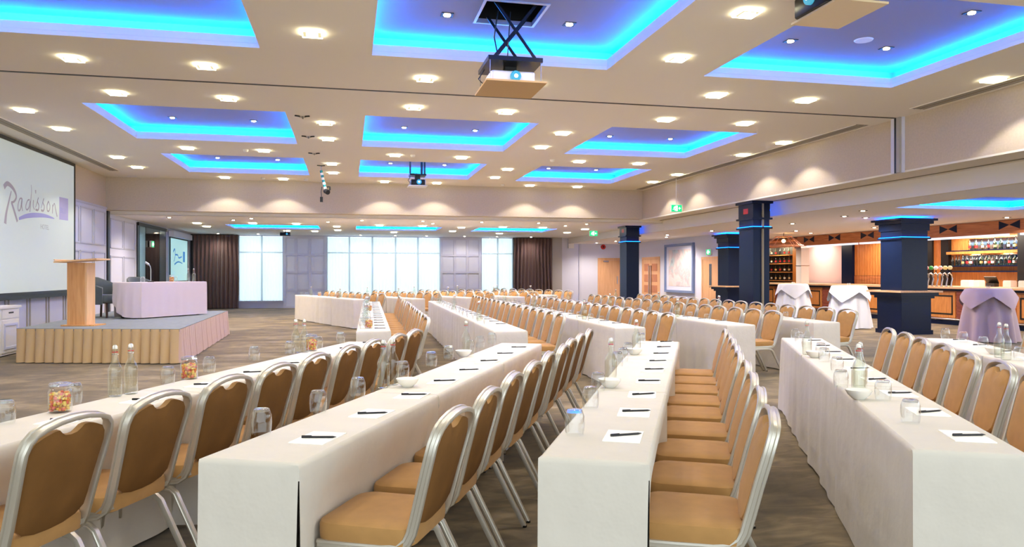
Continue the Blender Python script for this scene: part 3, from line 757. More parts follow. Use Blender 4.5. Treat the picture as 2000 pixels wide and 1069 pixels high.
# ================================================================== STAGE
SZ = .55
sp_ = [(-5.13, 13.12), (-2.58, 12.42), (-2.76, 18.24), (-5.3, 18.7)]
st = thing('stage', 'low carpeted stage with gathered gold skirt below the screen', 'stage', (0, 0, 0))
MB().prism(sp_, SZ-.04, SZ).build('deck', M_stagec, st)
MB().prism([(-5.1, 13.17), (-2.63, 12.5), (-2.8, 18.2), (-5.25, 18.6)], .02, SZ-.041).build('riser_frame', M_black, st)
def skirt(a, b, npl, seed):
    rnd = random.Random(seed); ax, ay = a; bx, by = b; L = hypot(bx-ax, by-ay); dx, dy = (bx-ax)/L, (by-ay)/L; nx, ny = dy, -dx
    k = npl*10; top = []; mid = []; bot = []
    for i in range(k+1):
        s = L*i/k; o = (-.035, .03, .055, .062, .066, .064, .06, .05, .034, .006)[i % 10]*(.8+.35*((i//10*37) % 10)/10)
        s += .02*sin(i*1.7)*0; x, y = ax+dx*s, ay+dy*s
        top.append((x+nx*(.006+o*.35), y+ny*(.006+o*.35), SZ-.005)); mid.append((x+nx*(.006+o*.6), y+ny*(.006+o*.6), SZ*.55)); bot.append((x+nx*(.008+o), y+ny*(.008+o), .015))
    fs = []
    for r_ in (0, 1):
        for i in range(k): fs.append((r_*(k+1)+i, (r_+1)*(k+1)+i, (r_+1)*(k+1)+i+1, r_*(k+1)+i+1))
    return MB().add(top+mid+bot, fs)
skirt(sp_[0], sp_[1], 17, 1).build('skirt', M_skirt, st, 50)
skirt(sp_[1], sp_[2], 32, 2).build('skirt', M_pskirt, st, 50)
# lectern
lc = thing('lectern', 'light oak lectern with slanted top standing on the stage', 'lectern', (-4.35, 13.62, SZ), -.2)
MB().box(-.24, -.19, 0, .3, .19, .02).build('base', M_oak, lc)
MB().box(-.17, -.13, .02, -.14, .13, 1.05).build('side_panel', M_oak, lc); MB().box(.12, -.13, .02, .15, .13, 1.05).build('side_panel', M_oakl, lc)
MB().box(-.14, -.13, .02, .12, -.11, 1.05).build('front_panel', M_oak, lc)
m_ = MB(); m_.bar((-.34, 0, 1.06), (.36, 0, 1.11), .44, .025); m_.build('reading_board', M_oakl, lc)
m_ = MB(); m_.bar((-.33, 0, 1.085), (-.325, 0, 1.1), .44, .02); m_.build('paper_lip', M_oakl, lc)
# top table on stage
tx, ty = -3.85, 15.3; ta = atan2(.84, .545)
def stage_cloth():
    L, D, H = 1.68, .74, .70; pts = []
    k = 26
    for i in range(k): pts.append((L*i/k, 0))
    for i in range(10): pts.append((L, D*i/10))
    for i in range(k): pts.append((L-L*i/k, D))
    for i in range(14): pts.append((-.12*sin(pi*i/14), D-D*i/14))
    n = len(pts); rg = []
    for (z, e) in ((H, -.012), (H-.004, 0), (H-.05, .006), (H*.5, .012), (.02, .016)):
        row_ = []
        for i, (x, y) in enumerate(pts):
            cx, cy = x-L/2, y-D/2; l_ = hypot(cx, cy*1.5)+1e-6; w = .018*sin(i*1.9)*(1-z/H)*(1 if i > k+9+k else .35)
            if i >= k+10+k and z < .6:
                t_ = (i-(k+10+k))/14; hem = .02+.62*(1-sqrt(max(0, 1-max(0, 1-t_/.8)**2))); z_ = hem+(z-.02)*(H-.05-hem)/(H-.07)
            else: z_ = z
            row_.append((x+(e+w)*cx/l_*1.2, y+(e+w)*cy/l_*1.5, z_))
        rg.append(row_)
    return MB().rings(list(reversed(rg)), cap0=False)
o = stage_cloth().build('tablecloth', M_lilac, None, 45, (tx, ty, SZ), ta)
tag(o, 'pale lilac floor-length cloth over the table on the stage', 'tablecloth')
tt_ = thing('presentation_table', 'speaker table under the lilac cloth on the stage', 'table', (tx, ty, SZ), ta)
MB().box(.04, .04, .66, 1.64, .7, .688).build('tabletop', M_oakl, tt_)
for (a, b) in ((.1, .1), (1.54, .1), (.1, .6), (1.54, .6)): MB().box(a, b, 0, a+.04, b+.04, .66).build('leg', M_black, tt_)
def st_at(s, p): return tx+cos(ta)*s-sin(ta)*p, ty+sin(ta)*s+cos(ta)*p
TZ = SZ+.70
x, y = st_at(1.48, .3); bottle_at(x, y, TZ, 'water bottle standing by the glasses on the lilac stage table, first of two', 'stage bottles')
x, y = st_at(1.61, .28); bottle_at(x, y, TZ, 'water bottle at the curtain end of the lilac stage table, second of two', 'stage bottles')
x, y = st_at(.3, .3); place('tumbler', ME_T, x, y, TZ, 0, 'upturned tumbler in front of the microphone on the stage table', 'glass', None)
x, y = st_at(.4, .4); place('tumbler', ME_T, x, y, TZ, 0, 'upturned tumbler behind the microphone on the stage table', 'glass', None)
x, y = st_at(1.18, .35); place('tumbler', ME_T, x, y, TZ, 0, 'upturned tumbler beside the sweet jar on the stage table', 'glass', None)
x, y = st_at(1.03, .3); jar_at(x, y, TZ, 'on the lilac stage table')
x, y = st_at(.5, .3)
mc = thing('microphone', 'silver gooseneck microphone on the lilac stage table', 'microphone', (x, y, TZ), 0)
MB().lathe([(.06, 0), (.06, .012), (.03, .02)], 16).build('base', M_blackm, mc, 40)
MB().tube([(0, 0, .02), (0, 0, .25), (-.01, 0, .31), (-.035, 0, .35)], .009, 8).build('stem', M_steel, mc, 40)
MB().tube([(-.03, 0, .345), (-.1, 0, .39)], .022, 10).build('head', M_steel, mc, 40)
# tub chairs
def tub(label, x, y, rz):
    r = thing('tub_chair', label, 'chair', (x, y, SZ), rz, 'stage tub chairs')
    rg = []
    for z, s_ in ((.30, .9), (.32, 1), (.42, 1), (.45, .92)): rg.append([(a*s_, b*s_, z) for a, b in rrect(.5, .5, .12, 4)])
    MB().rings(rg).build('seat', M_tub, r, 45)
    n = 22; vs = []; fs = []
    for i in range(n+1):
        a = radians(60+240*i/n); t = abs(i-n/2)/(n/2); top = .80-.2*max(0, t-.25)/.75; 
        for (rad, z) in ((.25, .30), (.27, .6), (.29, top-.02), (.31, top), (.335, top-.02), (.325, .55), (.29, .26)): vs.append((rad*cos(a), rad*sin(a)*1.0, z))
    for i in range(n):
        for k_ in range(7): fs.append((i*7+k_, i*7+(k_+1) % 7, (i+1)*7+(k_+1) % 7, (i+1)*7+k_))
    fs.append(tuple(range(7))); fs.append(tuple(reversed(range(n*7, n*7+7))))
    MB().add(vs, fs).build('backrest', M_tub, r, 60)
    for (a, b) in ((.18, .18), (.18, -.18), (-.2, .18), (-.2, -.18)):
        MB().sweep([(a*.95, b*.95, .31), (a*1.15, b*1.15, 0)], rrect(.035, .035, .006, 1), (1, 0, 0)).build('leg', M_dkwood, r)
x, y = st_at(-.2, .98); tub('grey velvet tub chair at the lectern end of the stage table', -4.72, 16.05, -.35)
x, y = st_at(1.0, 1.0); tub('grey velvet tub chair tucked behind the middle of the stage table', x, y, ta-pi/2)
# white cupboard beside the stage
cb = thing('cupboard', 'low white cupboard with slot handle between wall and stage', 'cabinet', (XL+.055, 12.6, 0))
MB().box(0, 0, .02, .42, 2.15, .82).build('body', M_wplas, cb); MB().box(-.0, -.02, .82, .45, 2.17, .86).build('top', M_wplas, cb)
for k_ in range(3):
    dr = MB().box(.42, .06+.7*k_, .06, .435, .7+.7*k_, .62).build('door', M_wplas, cb)
    m_ = MB(); frame_panel(m_, .12+.7*k_, .64+.7*k_, .12, .56, .435, .04, .012); m_.build('moulding', M_panel, dr)
    dw = MB().box(.42, .06+.7*k_, .65, .435, .7+.7*k_, .8).build('drawer', M_wplas, cb)
    MB().box(.435, .3+.7*k_, .73, .44, .48+.7*k_, .755).build('slot', M_black, dw)
# big screen on the left wall
XS = XL+.075
sc = thing('projection_screen', 'large white projection screen with black border on the panelled wall', 'screen', (XS, 13.7, 0))
MB().box(0, .06, 1.06, .02, 4.9, 3.86).build('screen_face', M_screen, sc)
m_ = MB(); m_.box(0, 0, 3.86, .03, 4.97, 3.93); m_.box(0, 4.9, 1.0, .03, 4.97, 3.86); m_.box(0, 0, 1.0, .03, .06, 3.86); m_.box(0, .06, 1.0, .03, 4.9, 1.06)
m_.build('border', M_black, sc)
MB().box(-.02, 0, .93, .06, 4.97, 1.0).build('bottom_bar', M_blackm, sc)
def ribbon(pts, w0, w1, x, wmid=None):
    # smooth a polyline and give it a varying width, in the wall plane (y, z)
    P = []
    n = len(pts)
    for i in range(n-1):
        p0 = pts[max(i-1, 0)]; p1 = pts[i]; p2 = pts[i+1]; p3 = pts[min(i+2, n-1)]
        for k_ in range(6):
            t = k_/6.; P.append(tuple(.5*((2*p1[a])+(-p0[a]+p2[a])*t+(2*p0[a]-5*p1[a]+4*p2[a]-p3[a])*t*t+(-p0[a]+3*p1[a]-3*p2[a]+p3[a])*t**3) for a in (0, 1)))
    P.append(pts[-1]); N = len(P); vs = []; fs = []
    for i, (a, b) in enumerate(P):
        c_, d_ = P[max(i-1, 0)]; e_, f_ = P[min(i+1, N-1)]; tx_, tz_ = e_-c_, f_-d_; l_ = hypot(tx_, tz_)+1e-9
        t = i/(N-1); w = (w0+(w1-w0)*t) if wmid is None else (w0*(1-t)*(1-t)*1+wmid*2*t*(1-t)*1.0+w1*t*t)
        nx_, nz_ = -tz_/l_*w/2, tx_/l_*w/2
        vs += [(x, a+nx_, b+nz_), (x, a-nx_, b-nz_)]
    for i in range(N-1): fs.append((2*i, 2*i+1, 2*i+3, 2*i+2))
    return vs, fs
xl = .0215
LET = dict(
 R=([[(15.09, 2.99), (15.22, 3.07), (15.39, 3.04), (15.54, 2.96), (15.6, 2.86), (15.51, 2.77), (15.38, 2.74)], [(15.39, 2.95), (15.28, 2.73), (15.18, 2.51), (15.14, 2.33)], [(15.40, 2.74), (15.5, 2.61), (15.65, 2.4)]], [(.1, .035), (.03, .1), (.06, .07)]),
 a=([[(15.85, 2.86), (15.75, 2.84), (15.68, 2.72), (15.69, 2.62), (15.78, 2.65), (15.85, 2.84)], [(15.86, 2.86), (15.84, 2.72), (15.88, 2.62)]], [(.03, .035), (.04, .03)]),
 d=([[(16.2, 2.87), (16.1, 2.84), (16.02, 2.72), (16.07, 2.66), (16.17, 2.72), (16.22, 2.85)], [(16.27, 3.17), (16.29, 3.05), (16.25, 2.86), (16.21, 2.63)]], [(.03, .03), (.02, .035)]),
 i=([[(16.38, 2.88), (16.37, 2.76), (16.43, 2.69)], [(16.48, 3.09), (16.49, 3.02)]], [(.035, .025), (.06, .03)]),
 s=([[(16.48, 2.74), (16.62, 2.95), (16.575, 2.87), (16.645, 2.79), (16.6, 2.70), (16.48, 2.70)]], [(.02, .045)]),
 ss=([[(16.75, 2.75), (16.89, 2.96), (16.845, 2.88), (16.915, 2.80), (16.87, 2.71), (16.75, 2.71)]], [(.02, .045)]),
 o=([[(17.14, 2.93), (17.06, 2.84), (17.07, 2.73), (17.16, 2.73), (17.21, 2.83), (17.14, 2.93)]], [(.04, .025)]),
 n=([[(17.34, 2.69), (17.36, 2.88)], [(17.36, 2.83), (17.45, 2.91), (17.51, 2.8), (17.6, 2.64)]], [(.035, .03), (.02, .045)]))
for nm, (strokes, ws) in LET.items():
    m_ = MB()
    for st_, (w0, w1) in zip(strokes, ws):
        v_, f_ = ribbon([(a-13.7, b) for a, b in st_], w0, w1, xl); m_.add(v_, f_)
    m_.build('letter', M_logo1, sc)
v_, f_ = ribbon([(a-13.7, b) for a, b in [(15.71, 2.46), (16.07, 2.54), (16.51, 2.59), (16.98, 2.61), (17.45, 2.59)]], .05, .015, xl, .16)
MB().add(v_, f_).build('swoosh', M_logo2, sc)
m_ = MB(); m_.add([(xl, 4.02, 3.08), (xl, 4.54, 3.09), (xl, 4.54, 2.6), (xl, 4.02, 2.59)], [(0, 3, 2, 1)]); m_.build('logo_box', M_logo3, sc)
def text(s_, size, m, parent, loc, rot, name='lettering', sx=1.):
    cu = bpy.data.curves.new(name, 'FONT'); cu.body = s_; cu.size = size; cu.extrude = .0005; cu.materials.append(m)
    t_ = bpy.data.objects.new('tmp', cu); C.objects.link(t_); bpy.context.view_layer.update()
    me = bpy.data.meshes.new_from_object(t_.evaluated_get(bpy.context.evaluated_depsgraph_get())); bpy.data.objects.remove(t_)
    o = bpy.data.objects.new(name, me); C.objects.link(o); o.parent = parent; o.location = loc; o.rotation_euler = rot; o.scale = (sx, 1, 1); return o
text('BLU', .17, M_logo2, sc, (.0225, 4.08, 2.74), (pi/2, 0, pi/2), sx=1.1)
text('HOTEL', .14, M_logo4, sc, (xl, 3.02, 2.33), (pi/2, 0, pi/2))
# small far screen
s2 = thing('projection_screen', 'small cyan projection screen on the wall next to the brown curtain', 'screen', (XL+.06, 27.95, 0))
MB().box(0, .1, 1.15, .02, 2.9, 2.68).build('screen_face', M_scr2, s2)
m_ = MB(); m_.box(0, 0, 1.08, .025, .1, 2.72); m_.box(0, 2.9, 1.08, .025, 3.0, 2.72); m_.box(0, .1, 1.08, .025, 2.9, 1.15); m_.box(0, .1, 2.68, .025, 2.9, 2.72); m_.build('border', M_black, s2)
MB().box(0, -.1, 2.72, .16, 3.1, 2.92).build('housing', M_panel, s2)
for st_, w0, w1 in (([(.5, 2.2), (.75, 2.3), (.8, 2.05), (.6, 1.85)], .08, .05), ([(.8, 2.1), (1.2, 2.1), (1.4, 2.0), (1.9, 2.05)], .06, .05), ([(.7, 1.75), (1.3, 1.85), (2.0, 1.8)], .07, .03)):
    v_, f_ = ribbon(st_, w0, w1, .0215); MB().add(v_, f_).build('logo_mark', M_sblue, s2)
MB().add([(.0215, 2.1, 1.85), (.0215, 2.45, 1.85), (.0215, 2.45, 2.25), (.0215, 2.1, 2.25)], [(0, 1, 2, 3)]).build('logo_box', M_sblue, s2)
# ================================================================== PROJECTORS
def projector_lift(x0, x1, y0, y1, zb, zp, ztop, body, label, lens_dir=-1, boardm=None, rz=0., rods=False, off=0., bh=1.):
    r = thing('ceiling_projector', label, 'projector', ((x0+x1)/2, (y0+y1)/2, zb), rz); hx = (x1-x0)/2; hy = (y1-y0)/2
    MB().box(-hx, -hy, 0, hx, hy, .018).build('cover_board', boardm or M_tanb, r)
    MB().box(-hx+.03, -hy+.05, zp-zb, hx-.03, hy-.03, zp-zb+.045).build('lift_plate', M_blackm, r)
    for (a, b) in ((-hx+.05, -hy+.06), (hx-.05, -hy+.06), (-hx+.05, hy-.06), (hx-.05, hy-.06)): MB().tube([(a, b, .018), (a, b, zp-zb)], .004, 6).build('rod', M_steel, r)
    bz = .02
    bd = MB(); rg = [[(x*s_, y*s_+lens_dir*off, z) for x, y in rrect(.46*min(hx, .34)/.31, .36, .03, 3)] for z, s_ in ((bz, .97), (bz+.01, 1), (bz+.125*bh, 1), (bz+.135*bh, .97))]
    b_ = bd.rings(rg).build('projector_body', body, r, 40)
    MB().box(-.06, -.06, bz+.136*bh, .06, .06, max(zp-zb, bz+.15*bh)).build('mount', M_black, r)
    cone = MB(); n = 18
    prof = [(.058, 0), (.058, .04), (.05, .05)]
    for (rad, dd) in prof: pass
    rg = [[(.02+rad*cos(2*pi*i/n), lens_dir*(.175+dd+off), bz+.075*bh+rad*sin(2*pi*i/n)) for i in range(n)] for rad, dd in prof]
    cone.rings(rg, 0); lens = cone.build('lens', M_lens, r, 40)
    MB().rings([[(.02+rad*cos(2*pi*i/n), lens_dir*(.175+dd+off), bz+.075*bh+rad*sin(2*pi*i/n)) for i in range(n)] for rad, dd in ((.02, .0505), (.018, .0515))]).build('lens_glow', M_beam, lens)
    if rods:
        for (a, b) in ((-hx+.05, -.1), (hx-.05, -.1), (-hx+.05, .12), (hx-.05, .12)): MB().tube([(a, b, zp-zb+.045), (a, b, ztop-zb)], .012, 6).build('hanger_rod', M_black, r)
        MB().tube([(.1, 0, zp-zb+.045), (.1, 0, ztop-zb)], .03, 10).build('drop_pole', M_black, r)
    elif ztop-zp > .15:
        a, b = zp-zb+.045, ztop-zb
        for yy in (-hy+.12, hy-.12):
            MB().bar((-.22, yy, a), (.24, yy, b), .03, .012, up=(0, 1, 0)).build('scissor_arm', M_blackm, r); MB().bar((.24, yy+.02, a), (-.2, yy+.02, b), .03, .012, up=(0, 1, 0)).build('scissor_arm', M_blackm, r)
        MB().bar((.0, -hy+.12, (a+b)/2), (.0, hy-.1, (a+b)/2), .012, .012).build('pivot_bar', M_steel, r)
        MB().tube([(-.1, .05, a), (-.16, .06, a+.3), (-.12, .05, b)], .008, 6).build('cable', M_black, r)
        MB().tube([(-.02, .05, a), (.0, .06, a+.3), (.02, .05, b)], .006, 6).build('cable', M_black, r)
    MB().tube([(-hx+.06, hy-.25, zp-zb), (-hx+.0, hy-.22, zp-zb-.1), (-hx+.04, hy-.2, .1), (-hx+.08, hy-.24, .06)], .007, 6).build('cable', M_black, r)
    return r
projector_lift(1.38, 2.02, 7.42, 8.12, 3.40, 3.63, 4.26, M_wplas, 'white projector on a lowered scissor lift with tan board, centre front coffer')
# hatch of the lift: frame and dark void box
h = HOLE1
hb = thing('ceiling_hatch', 'open square hatch with dark void above the lowered projector', 'hatch', ((h[0]+h[1])/2, (h[2]+h[3])/2, ZC))
a, b = (h[1]-h[0])/2, (h[3]-h[2])/2
m_ = MB(); m_.box(-a-.03, -b-.03, -.012, a+.03, -b, -.001); m_.box(-a-.03, b, -.012, a+.03, b+.03, -.001); m_.box(-a-.03, -b, -.012, -a, b, -.001); m_.box(a, -b, -.012, a+.03, b, -.001); m_.build('frame', M_alu, hb)
m_ = MB(); m_.box(-a-.02, -b-.02, .041, -a, b+.02, .5); m_.box(a, -b-.02, .041, a+.02, b+.02, .5); m_.box(-a, -b-.02, .041, a, -b, .5); m_.box(-a, b, .041, a, b+.02, .5); m_.box(-a, -b, .5, a, b, .52); m_.build('void', M_black, hb)
projector_lift(4.215-.33, 4.215+.33, 5.73-.245, 5.73+.245, 3.70, 3.90, 3.95, M_blackm, 'black projector above a cream board beside the bar-side front coffer', boardm=mat('cream_board', (226, 206, 172), .45), rz=-pi/2, off=.1, bh=1.3)
pr3 = projector_lift(1.38, 1.82, 17.3, 17.75, 3.47, 3.72, 4.23, M_blackm, 'black projector hung on dark rods over white tray, centre back coffer', boardm=M_wplas, rods=True)
fp = thing('ceiling_projector', 'small black projector on a short pole below the low ceiling by the windows', 'projector', (-2.25, 28.2, 3.0))
MB().tube([(0, 0, 0), (0, 0, -.08)], .02, 8).build('pole', M_black, fp)
MB().rings([[(x*s_, y*s_, z) for x, y in rrect(.36, .3, .03, 3)] for z, s_ in ((-.2, .95), (-.19, 1), (-.09, 1), (-.08, .95))]).build('projector_body', M_blackm, fp, 40)
MB().tube([(.07, -.15, -.14), (.07, -.18, -.14)], .035, 12).build('lens', M_lens, fp, 40)
# ================================================================== HANGING THINGS
for n_, (x, y) in enumerate(((-.72, 12.35), (-.72, 14.15), (-.70, 16.1))):
    r = thing('ceiling_bracket', 'small dark three-armed rigging bracket on the ceiling, %s from viewer' % ORD[n_+1], 'bracket', (x, y, HZ), 0, 'rigging brackets')
    m_ = MB(); m_.tube([(.05*cos(a_), .05*sin(a_), -.015) for a_ in [2*pi*i/14 for i in range(15)]], .006, 6); m_.build('ring', M_steel, r)
    for q in range(3):
        a_ = pi/2+2*pi*q/3; MB().bar((.05*cos(a_), .05*sin(a_), -.012), (.13*cos(a_), .13*sin(a_), -.012), .022, .02).build('arm', M_black, r)
hp = thing('hanging_lamp_pole', 'teal and white banded pole with a black stage lamp, hung from the ceiling', 'stage light', (-.62, 17.9, HZ), 0)
for q in range(3):
    a_ = pi/2+2*pi*q/3; MB().bar((0, 0, -.01), (.1*cos(a_), .1*sin(a_), -.01), .02, .02).build('bracket_arm', M_black, hp)
MB().tube([(0, 0, 0), (0, 0, -.14)], .008, 6).build('hook', M_steel, hp)
for q in range(9): MB().tube([(.012*q, 0, -.12-.055*q), (.012*(q+1), 0, -.12-.055*(q+1))], .034, 10).build('band', M_tealp if q % 2 == 0 else M_wplas, hp)
MB().tube([(.1, -.02, -.6), (.16, -.1, -.64)], .06, 12).build('lamp_head', M_black, hp, 40)
MB().tube([(.13, .0, -.5), (.2, 0, -.5), (.2, 0, -.58)], .02, 6).build('clamp', M_black, hp)
MB().tube([(.02, 0, -.5), (.0, 0, -.62), (.01, 0, -.76)], .008, 6).build('cable', M_black, hp)
MB().box(-.025, -.03, -.86, .04, .03, -.74).build('plug', M_black, hp)
def exit_sign(x, y, z, rz, label, hang=0.):
    r = thing('exit_sign', label, 'sign', (x, y, z), rz, 'green exit signs')     # faces local -Y
    MB().box(-.16, -.03, -.1, .16, .03, .1).build('case', M_wplas, r)
    MB().box(-.15, -.035, -.09, .15, -.03, .09).build('face', M_green, r)
    p = MB(); yq = -.037
    # running figure, doorway and arrow
    p.box(-.03, yq, -.07, .03, -.035, .07); p.build('doorway', M_exitw, r)
    g = MB(); g.lathe([(.012, 0), (.012, .002)], 10)
    for i in range(20):
        X, Y, Z = g.v[i]; g.v[i] = (X-.06, yq-Z, Y+.045)
    for (a, b) in (((-.06, .03), (-.07, -.01)), ((-.07, -.01), (-.05, -.03)), ((-.05, -.03), (-.06, -.06)), ((-.07, -.01), (-.09, -.03)), ((-.09, -.03), (-.11, -.03)), ((-.06, .025), (-.04, .005)), ((-.065, .025), (-.09, .01))):
        g.bar((a[0], yq, a[1]), (b[0], yq, b[1]), .004, .012, up=(0, 0, 1) if abs(a[0]-b[0]) > .015 else (1, 0, 0))
    g.build('running_figure', M_exitw, r)
    ar = MB(); ar.bar((.06, yq, .0), (.12, yq, .0), .004, .014); ar.bar((.06, yq, 0), (.09, yq, .035), .004, .014); ar.bar((.06, yq, 0), (.09, yq, -.035), .004, .014); ar.build('arrow', M_exitw, r)
    if hang: MB().tube([(0, 0, .1), (0, 0, .1+hang)], .008, 8).build('rod', M_wplas, r)
exit_sign(8.55, 18.3, 3.16, 0, 'green exit sign hung on a white rod against the bulkhead', HZ-3.26)
exit_sign(8.85, 26.0, 2.9, 0, 'green exit sign below the low ceiling near the grey pilaster')
exit_sign(XW-.04, 23.4, 2.16, -pi/2, 'green exit sign above the single oak door with vision panel')
exit_sign(XL+.13, 25.3, 2.35, pi/2, 'green exit sign on the dark glazed opening beside the stage')
al = thing('alarm_sounder', 'round red fire alarm sounder on the white wall above the oak door', 'alarm', (11.25, YF-.002, 2.62))
m_ = MB(); m_.rings([[(r_*cos(2*pi*i/16), y_, r_*sin(2*pi*i/16)) for i in range(16)] for r_, y_ in ((.11, 0), (.11, -.05), (.07, -.08))]); m_.build('body', M_red, al, 40)
m_ = MB(); m_.rings([[(r_*cos(2*pi*i/12), y_, r_*sin(2*pi*i/12)) for i in range(12)] for r_, y_ in ((.04, -.08), (.03, -.09))]); m_.build('cap', M_black, al, 40)
wb = tag(MB().box(9.6, YF-.09, 2.55, 9.85, YF-.002, 2.8).build('wall_speaker', M_wplas), 'small white box speaker high on the wall near the pilaster', 'speaker')
# picture
pc = thing('framed_picture', 'large abstract pastel painting in a blue-grey frame on the cross wall', 'picture', (XW-.002, 24.55, 0))
y0, y1, z0, z1 = 0, 2.45, .7, 2.54
m_ = MB(); w = .09
m_.box(-.09, y0, z0, 0, y0+w, z1); m_.box(-.09, y1-w, z0, 0, y1, z1); m_.box(-.09, y0+w, z0, 0, y1-w, z0+w); m_.box(-.09, y0+w, z1-w, 0, y1-w, z1); m_.build('frame', mat('blue_frame', (118, 136, 178), .4), pc)
MB().box(-.03, y0+w, z0+w, 0, y1-w, z1-w).build('mount', M_wallw, pc)
ma = bpy.data.materials.new('abstract'); ma.use_nodes = True; nt = ma.node_tree; tc = nt.nodes.new('ShaderNodeTexCoord'); nz = nt.nodes.new('ShaderNodeTexNoise'); nz.inputs['Scale'].default_value = 1.5; nz.inputs['Detail'].default_value = 4; nz.inputs['Distortion'].default_value = 1.2
rp = nt.nodes.new('ShaderNodeValToRGB'); e = rp.color_ramp.elements; e[0].position = .3; e[0].color = rgb(150, 150, 170); e[1].position = .75; e[1].color = rgb(226, 206, 200)
for p_, c_ in ((.4, (186, 205, 210)), (.47, (205, 186, 190)), (.55, (224, 214, 216))): q = e.new(p_); q.color = rgb(*c_)
nt.links.new(tc.outputs['Object'], nz.inputs['Vector']); nt.links.new(nz.outputs['Fac'], rp.inputs[0]); nt.links.new(rp.outputs[0], nt.nodes['Principled BSDF'].inputs['Base Color'])
MB().box(-.035, y0+.3, z0+.24, -.03, y1-.3, z1-.22).build('canvas', ma, pc)
# ================================================================== COLUMNS
def slim_col(x, y, sx, sy, label, strip, zt=3.06):
    r = thing('column', label, 'column', (x, y, 0)); r['kind'] = 'thing'
    def bx(n, a, b, z0, z1, m): return MB().box(-a/2, -b/2, z0, a/2, b/2, z1).build(n, m, r)
    bx('base', sx+.05, sy+.05, 0, .12, M_navy); bx('shaft', sx, sy, .12, 2.43, M_navy)
    bx('ledge', sx+.1, sy+.1, 2.43, 2.47, M_navy); bx('led_band', sx+.06, sy+.06, 2.47, 2.485, M_ledc); bx('neck', sx, sy, 2.485, 2.64, M_navy); bx('ledge', sx+.1, sy+.1, 2.64, 2.68, M_navy)
    bx('capital', sx+.02, sy+.02, 2.68, zt-.06, M_navy); bx('cap_plate', sx+.12, sy+.12, zt-.06, zt, M_navy)
    MB().box(sx/2+.011, -sy/2, 2.84, sx/2+.02, sy/2, 2.87).build('led_strip', M_ledc, r)
    MB().box(-sx/2-.014, -.1, 2.78, -sx/2-.01, .1, 2.9).build('indicator', M_red, r)
    if strip: MB().box(-.0, -sy/2-.04, 0, .04, -sy/2, 3.0).build('partition_jamb', M_slot, r)
slim_col(9.18, 23.25, .44, .6, 'slim navy column with blue light band near the oak door', False, 3.0)
slim_col(9.1, 15.35, .4, .62, 'slim navy column with metal strip, in front of the bar', True)
def big_col(x, y, label):
    r = thing('column', label, 'column', (x, y, 0)); r['kind'] = 'thing'
    def bx(n, a, z0, z1, m): return MB().box(-a/2, -a/2, z0, a/2, a/2, z1).build(n, m, r)
    bx('plinth', .86, 0, .1, M_navy); bx('pedestal', .8, .1, .84, M_navy); bx('moulding', .9, .84, .9, M_navy); bx('moulding', 1.02, .9, .98, M_navy); bx('ledge', 1.14, .98, 1.02, M_barl)
    bx('shaft', .7, 1.02, 2.22, M_navy); bx('led_ledge', .8, 2.22, 2.26, M_navy); bx('led_band', .76, 2.26, 2.275, M_ledc); bx('neck', .7, 2.275, 2.42, M_navy); bx('moulding', .76, 2.42, 2.46, M_navy)
    bx('capital', .76, 2.46, 2.58, M_navy); bx('moulding', .88, 2.58, 2.65, M_navy); bx('cap_plate', 1.0, 2.65, 2.7, M_navy); bx('led_strip', .86, 2.7, 2.712, M_ledc)
big_col(12.88, 15.1, 'broad navy column with wooden ledge and blue band before the bar taps')
big_col(12.36, 22.15, 'broad navy column with blue band next to the oak door')
# ================================================================== BAR
BX = 16.2
bc = thing('bar_counter', 'long timber bar counter with stone worktop and steel foot rail', 'bar', (BX, 12.0, 0))
BL = 15.5
MB().box(.06, 0, .0, .6, BL, .16).build('plinth', M_navy, bc); MB().box(.03, 0, .16, .6, BL, .94).build('carcass', M_bar, bc)
MB().box(-.12, -.1, 1.0, .75, BL, 1.05).build('worktop', M_barl, bc); MB().box(-.04, 0, .94, .6, BL, 1.0).build('moulding', M_navy, bc)
y = .3; q = 0
while y < BL-1.2:
    if q % 3 == 1:
        MB().box(.0, y, .16, .03, y+.75, .94).build('ribbed_panel', M_redw, bc)
        for k_ in range(7): MB().box(-.012, y, .2+k_*.1, .0, y+.75, .27+k_*.1).build('rib', M_redw, bc)
        y += .8
    else:
        p = MB().box(.0, y, .2, .03, y+1.0, .9).build('front_panel', M_barv, bc)
        m_ = MB(); m_.box(-.01, y+.08, .28, 0, y+.12, .82); m_.box(-.01, y+.88, .28, 0, y+.92, .82); m_.box(-.01, y+.12, .28, 0, y+.88, .32); m_.box(-.01, y+.12, .78, 0, y+.88, .82); m_.build('inlay', M_black, p)
        y += 1.06
    q += 1
MB().tube([(-.16, 0, .17), (-.16, BL, .17)], .025, 8).build('foot_rail', M_steel, bc)
for k_ in range(9): MB().bar((-.16, .5+1.7*k_, .15), (.06, .5+1.7*k_, .1), .03, .03).build('rail_bracket', M_steel, bc)
# canopy over the bar
cn = thing('bar_canopy', 'timber canopy over the bar with dark bow-tie inlays and pale shutter strips', 'canopy', (15.9, 12.0, 0))
MB().box(0, 0, 2.48, .08, 11.9, 2.745).build('fascia', M_bar, cn); MB().box(-.03, 0, 2.41, .12, 11.9, 2.48).build('moulding', M_bar, cn)
MB().box(.08, 0, 2.66, 2.2, 15.5, 2.72).build('soffit', M_bar, cn)
for yy in (1.2, 3.1, 5.0, 6.6, 8.2, 9.8, 11.2):
    MB().add([(-.004, yy-.3, 2.51), (-.004, yy-.3, 2.73), (-.004, yy, 2.62), (-.004, yy+.3, 2.51), (-.004, yy+.3, 2.73)], [(0, 1, 2), (2, 4, 3)]).build('bow_tie_inlay', M_navy, cn)
for yy in (.3, 3.3, 6.1, 8.9): MB().box(.1, yy, 2.36, .22, yy+2.6, 2.45).build('shutter_strip', M_shutglow, cn)
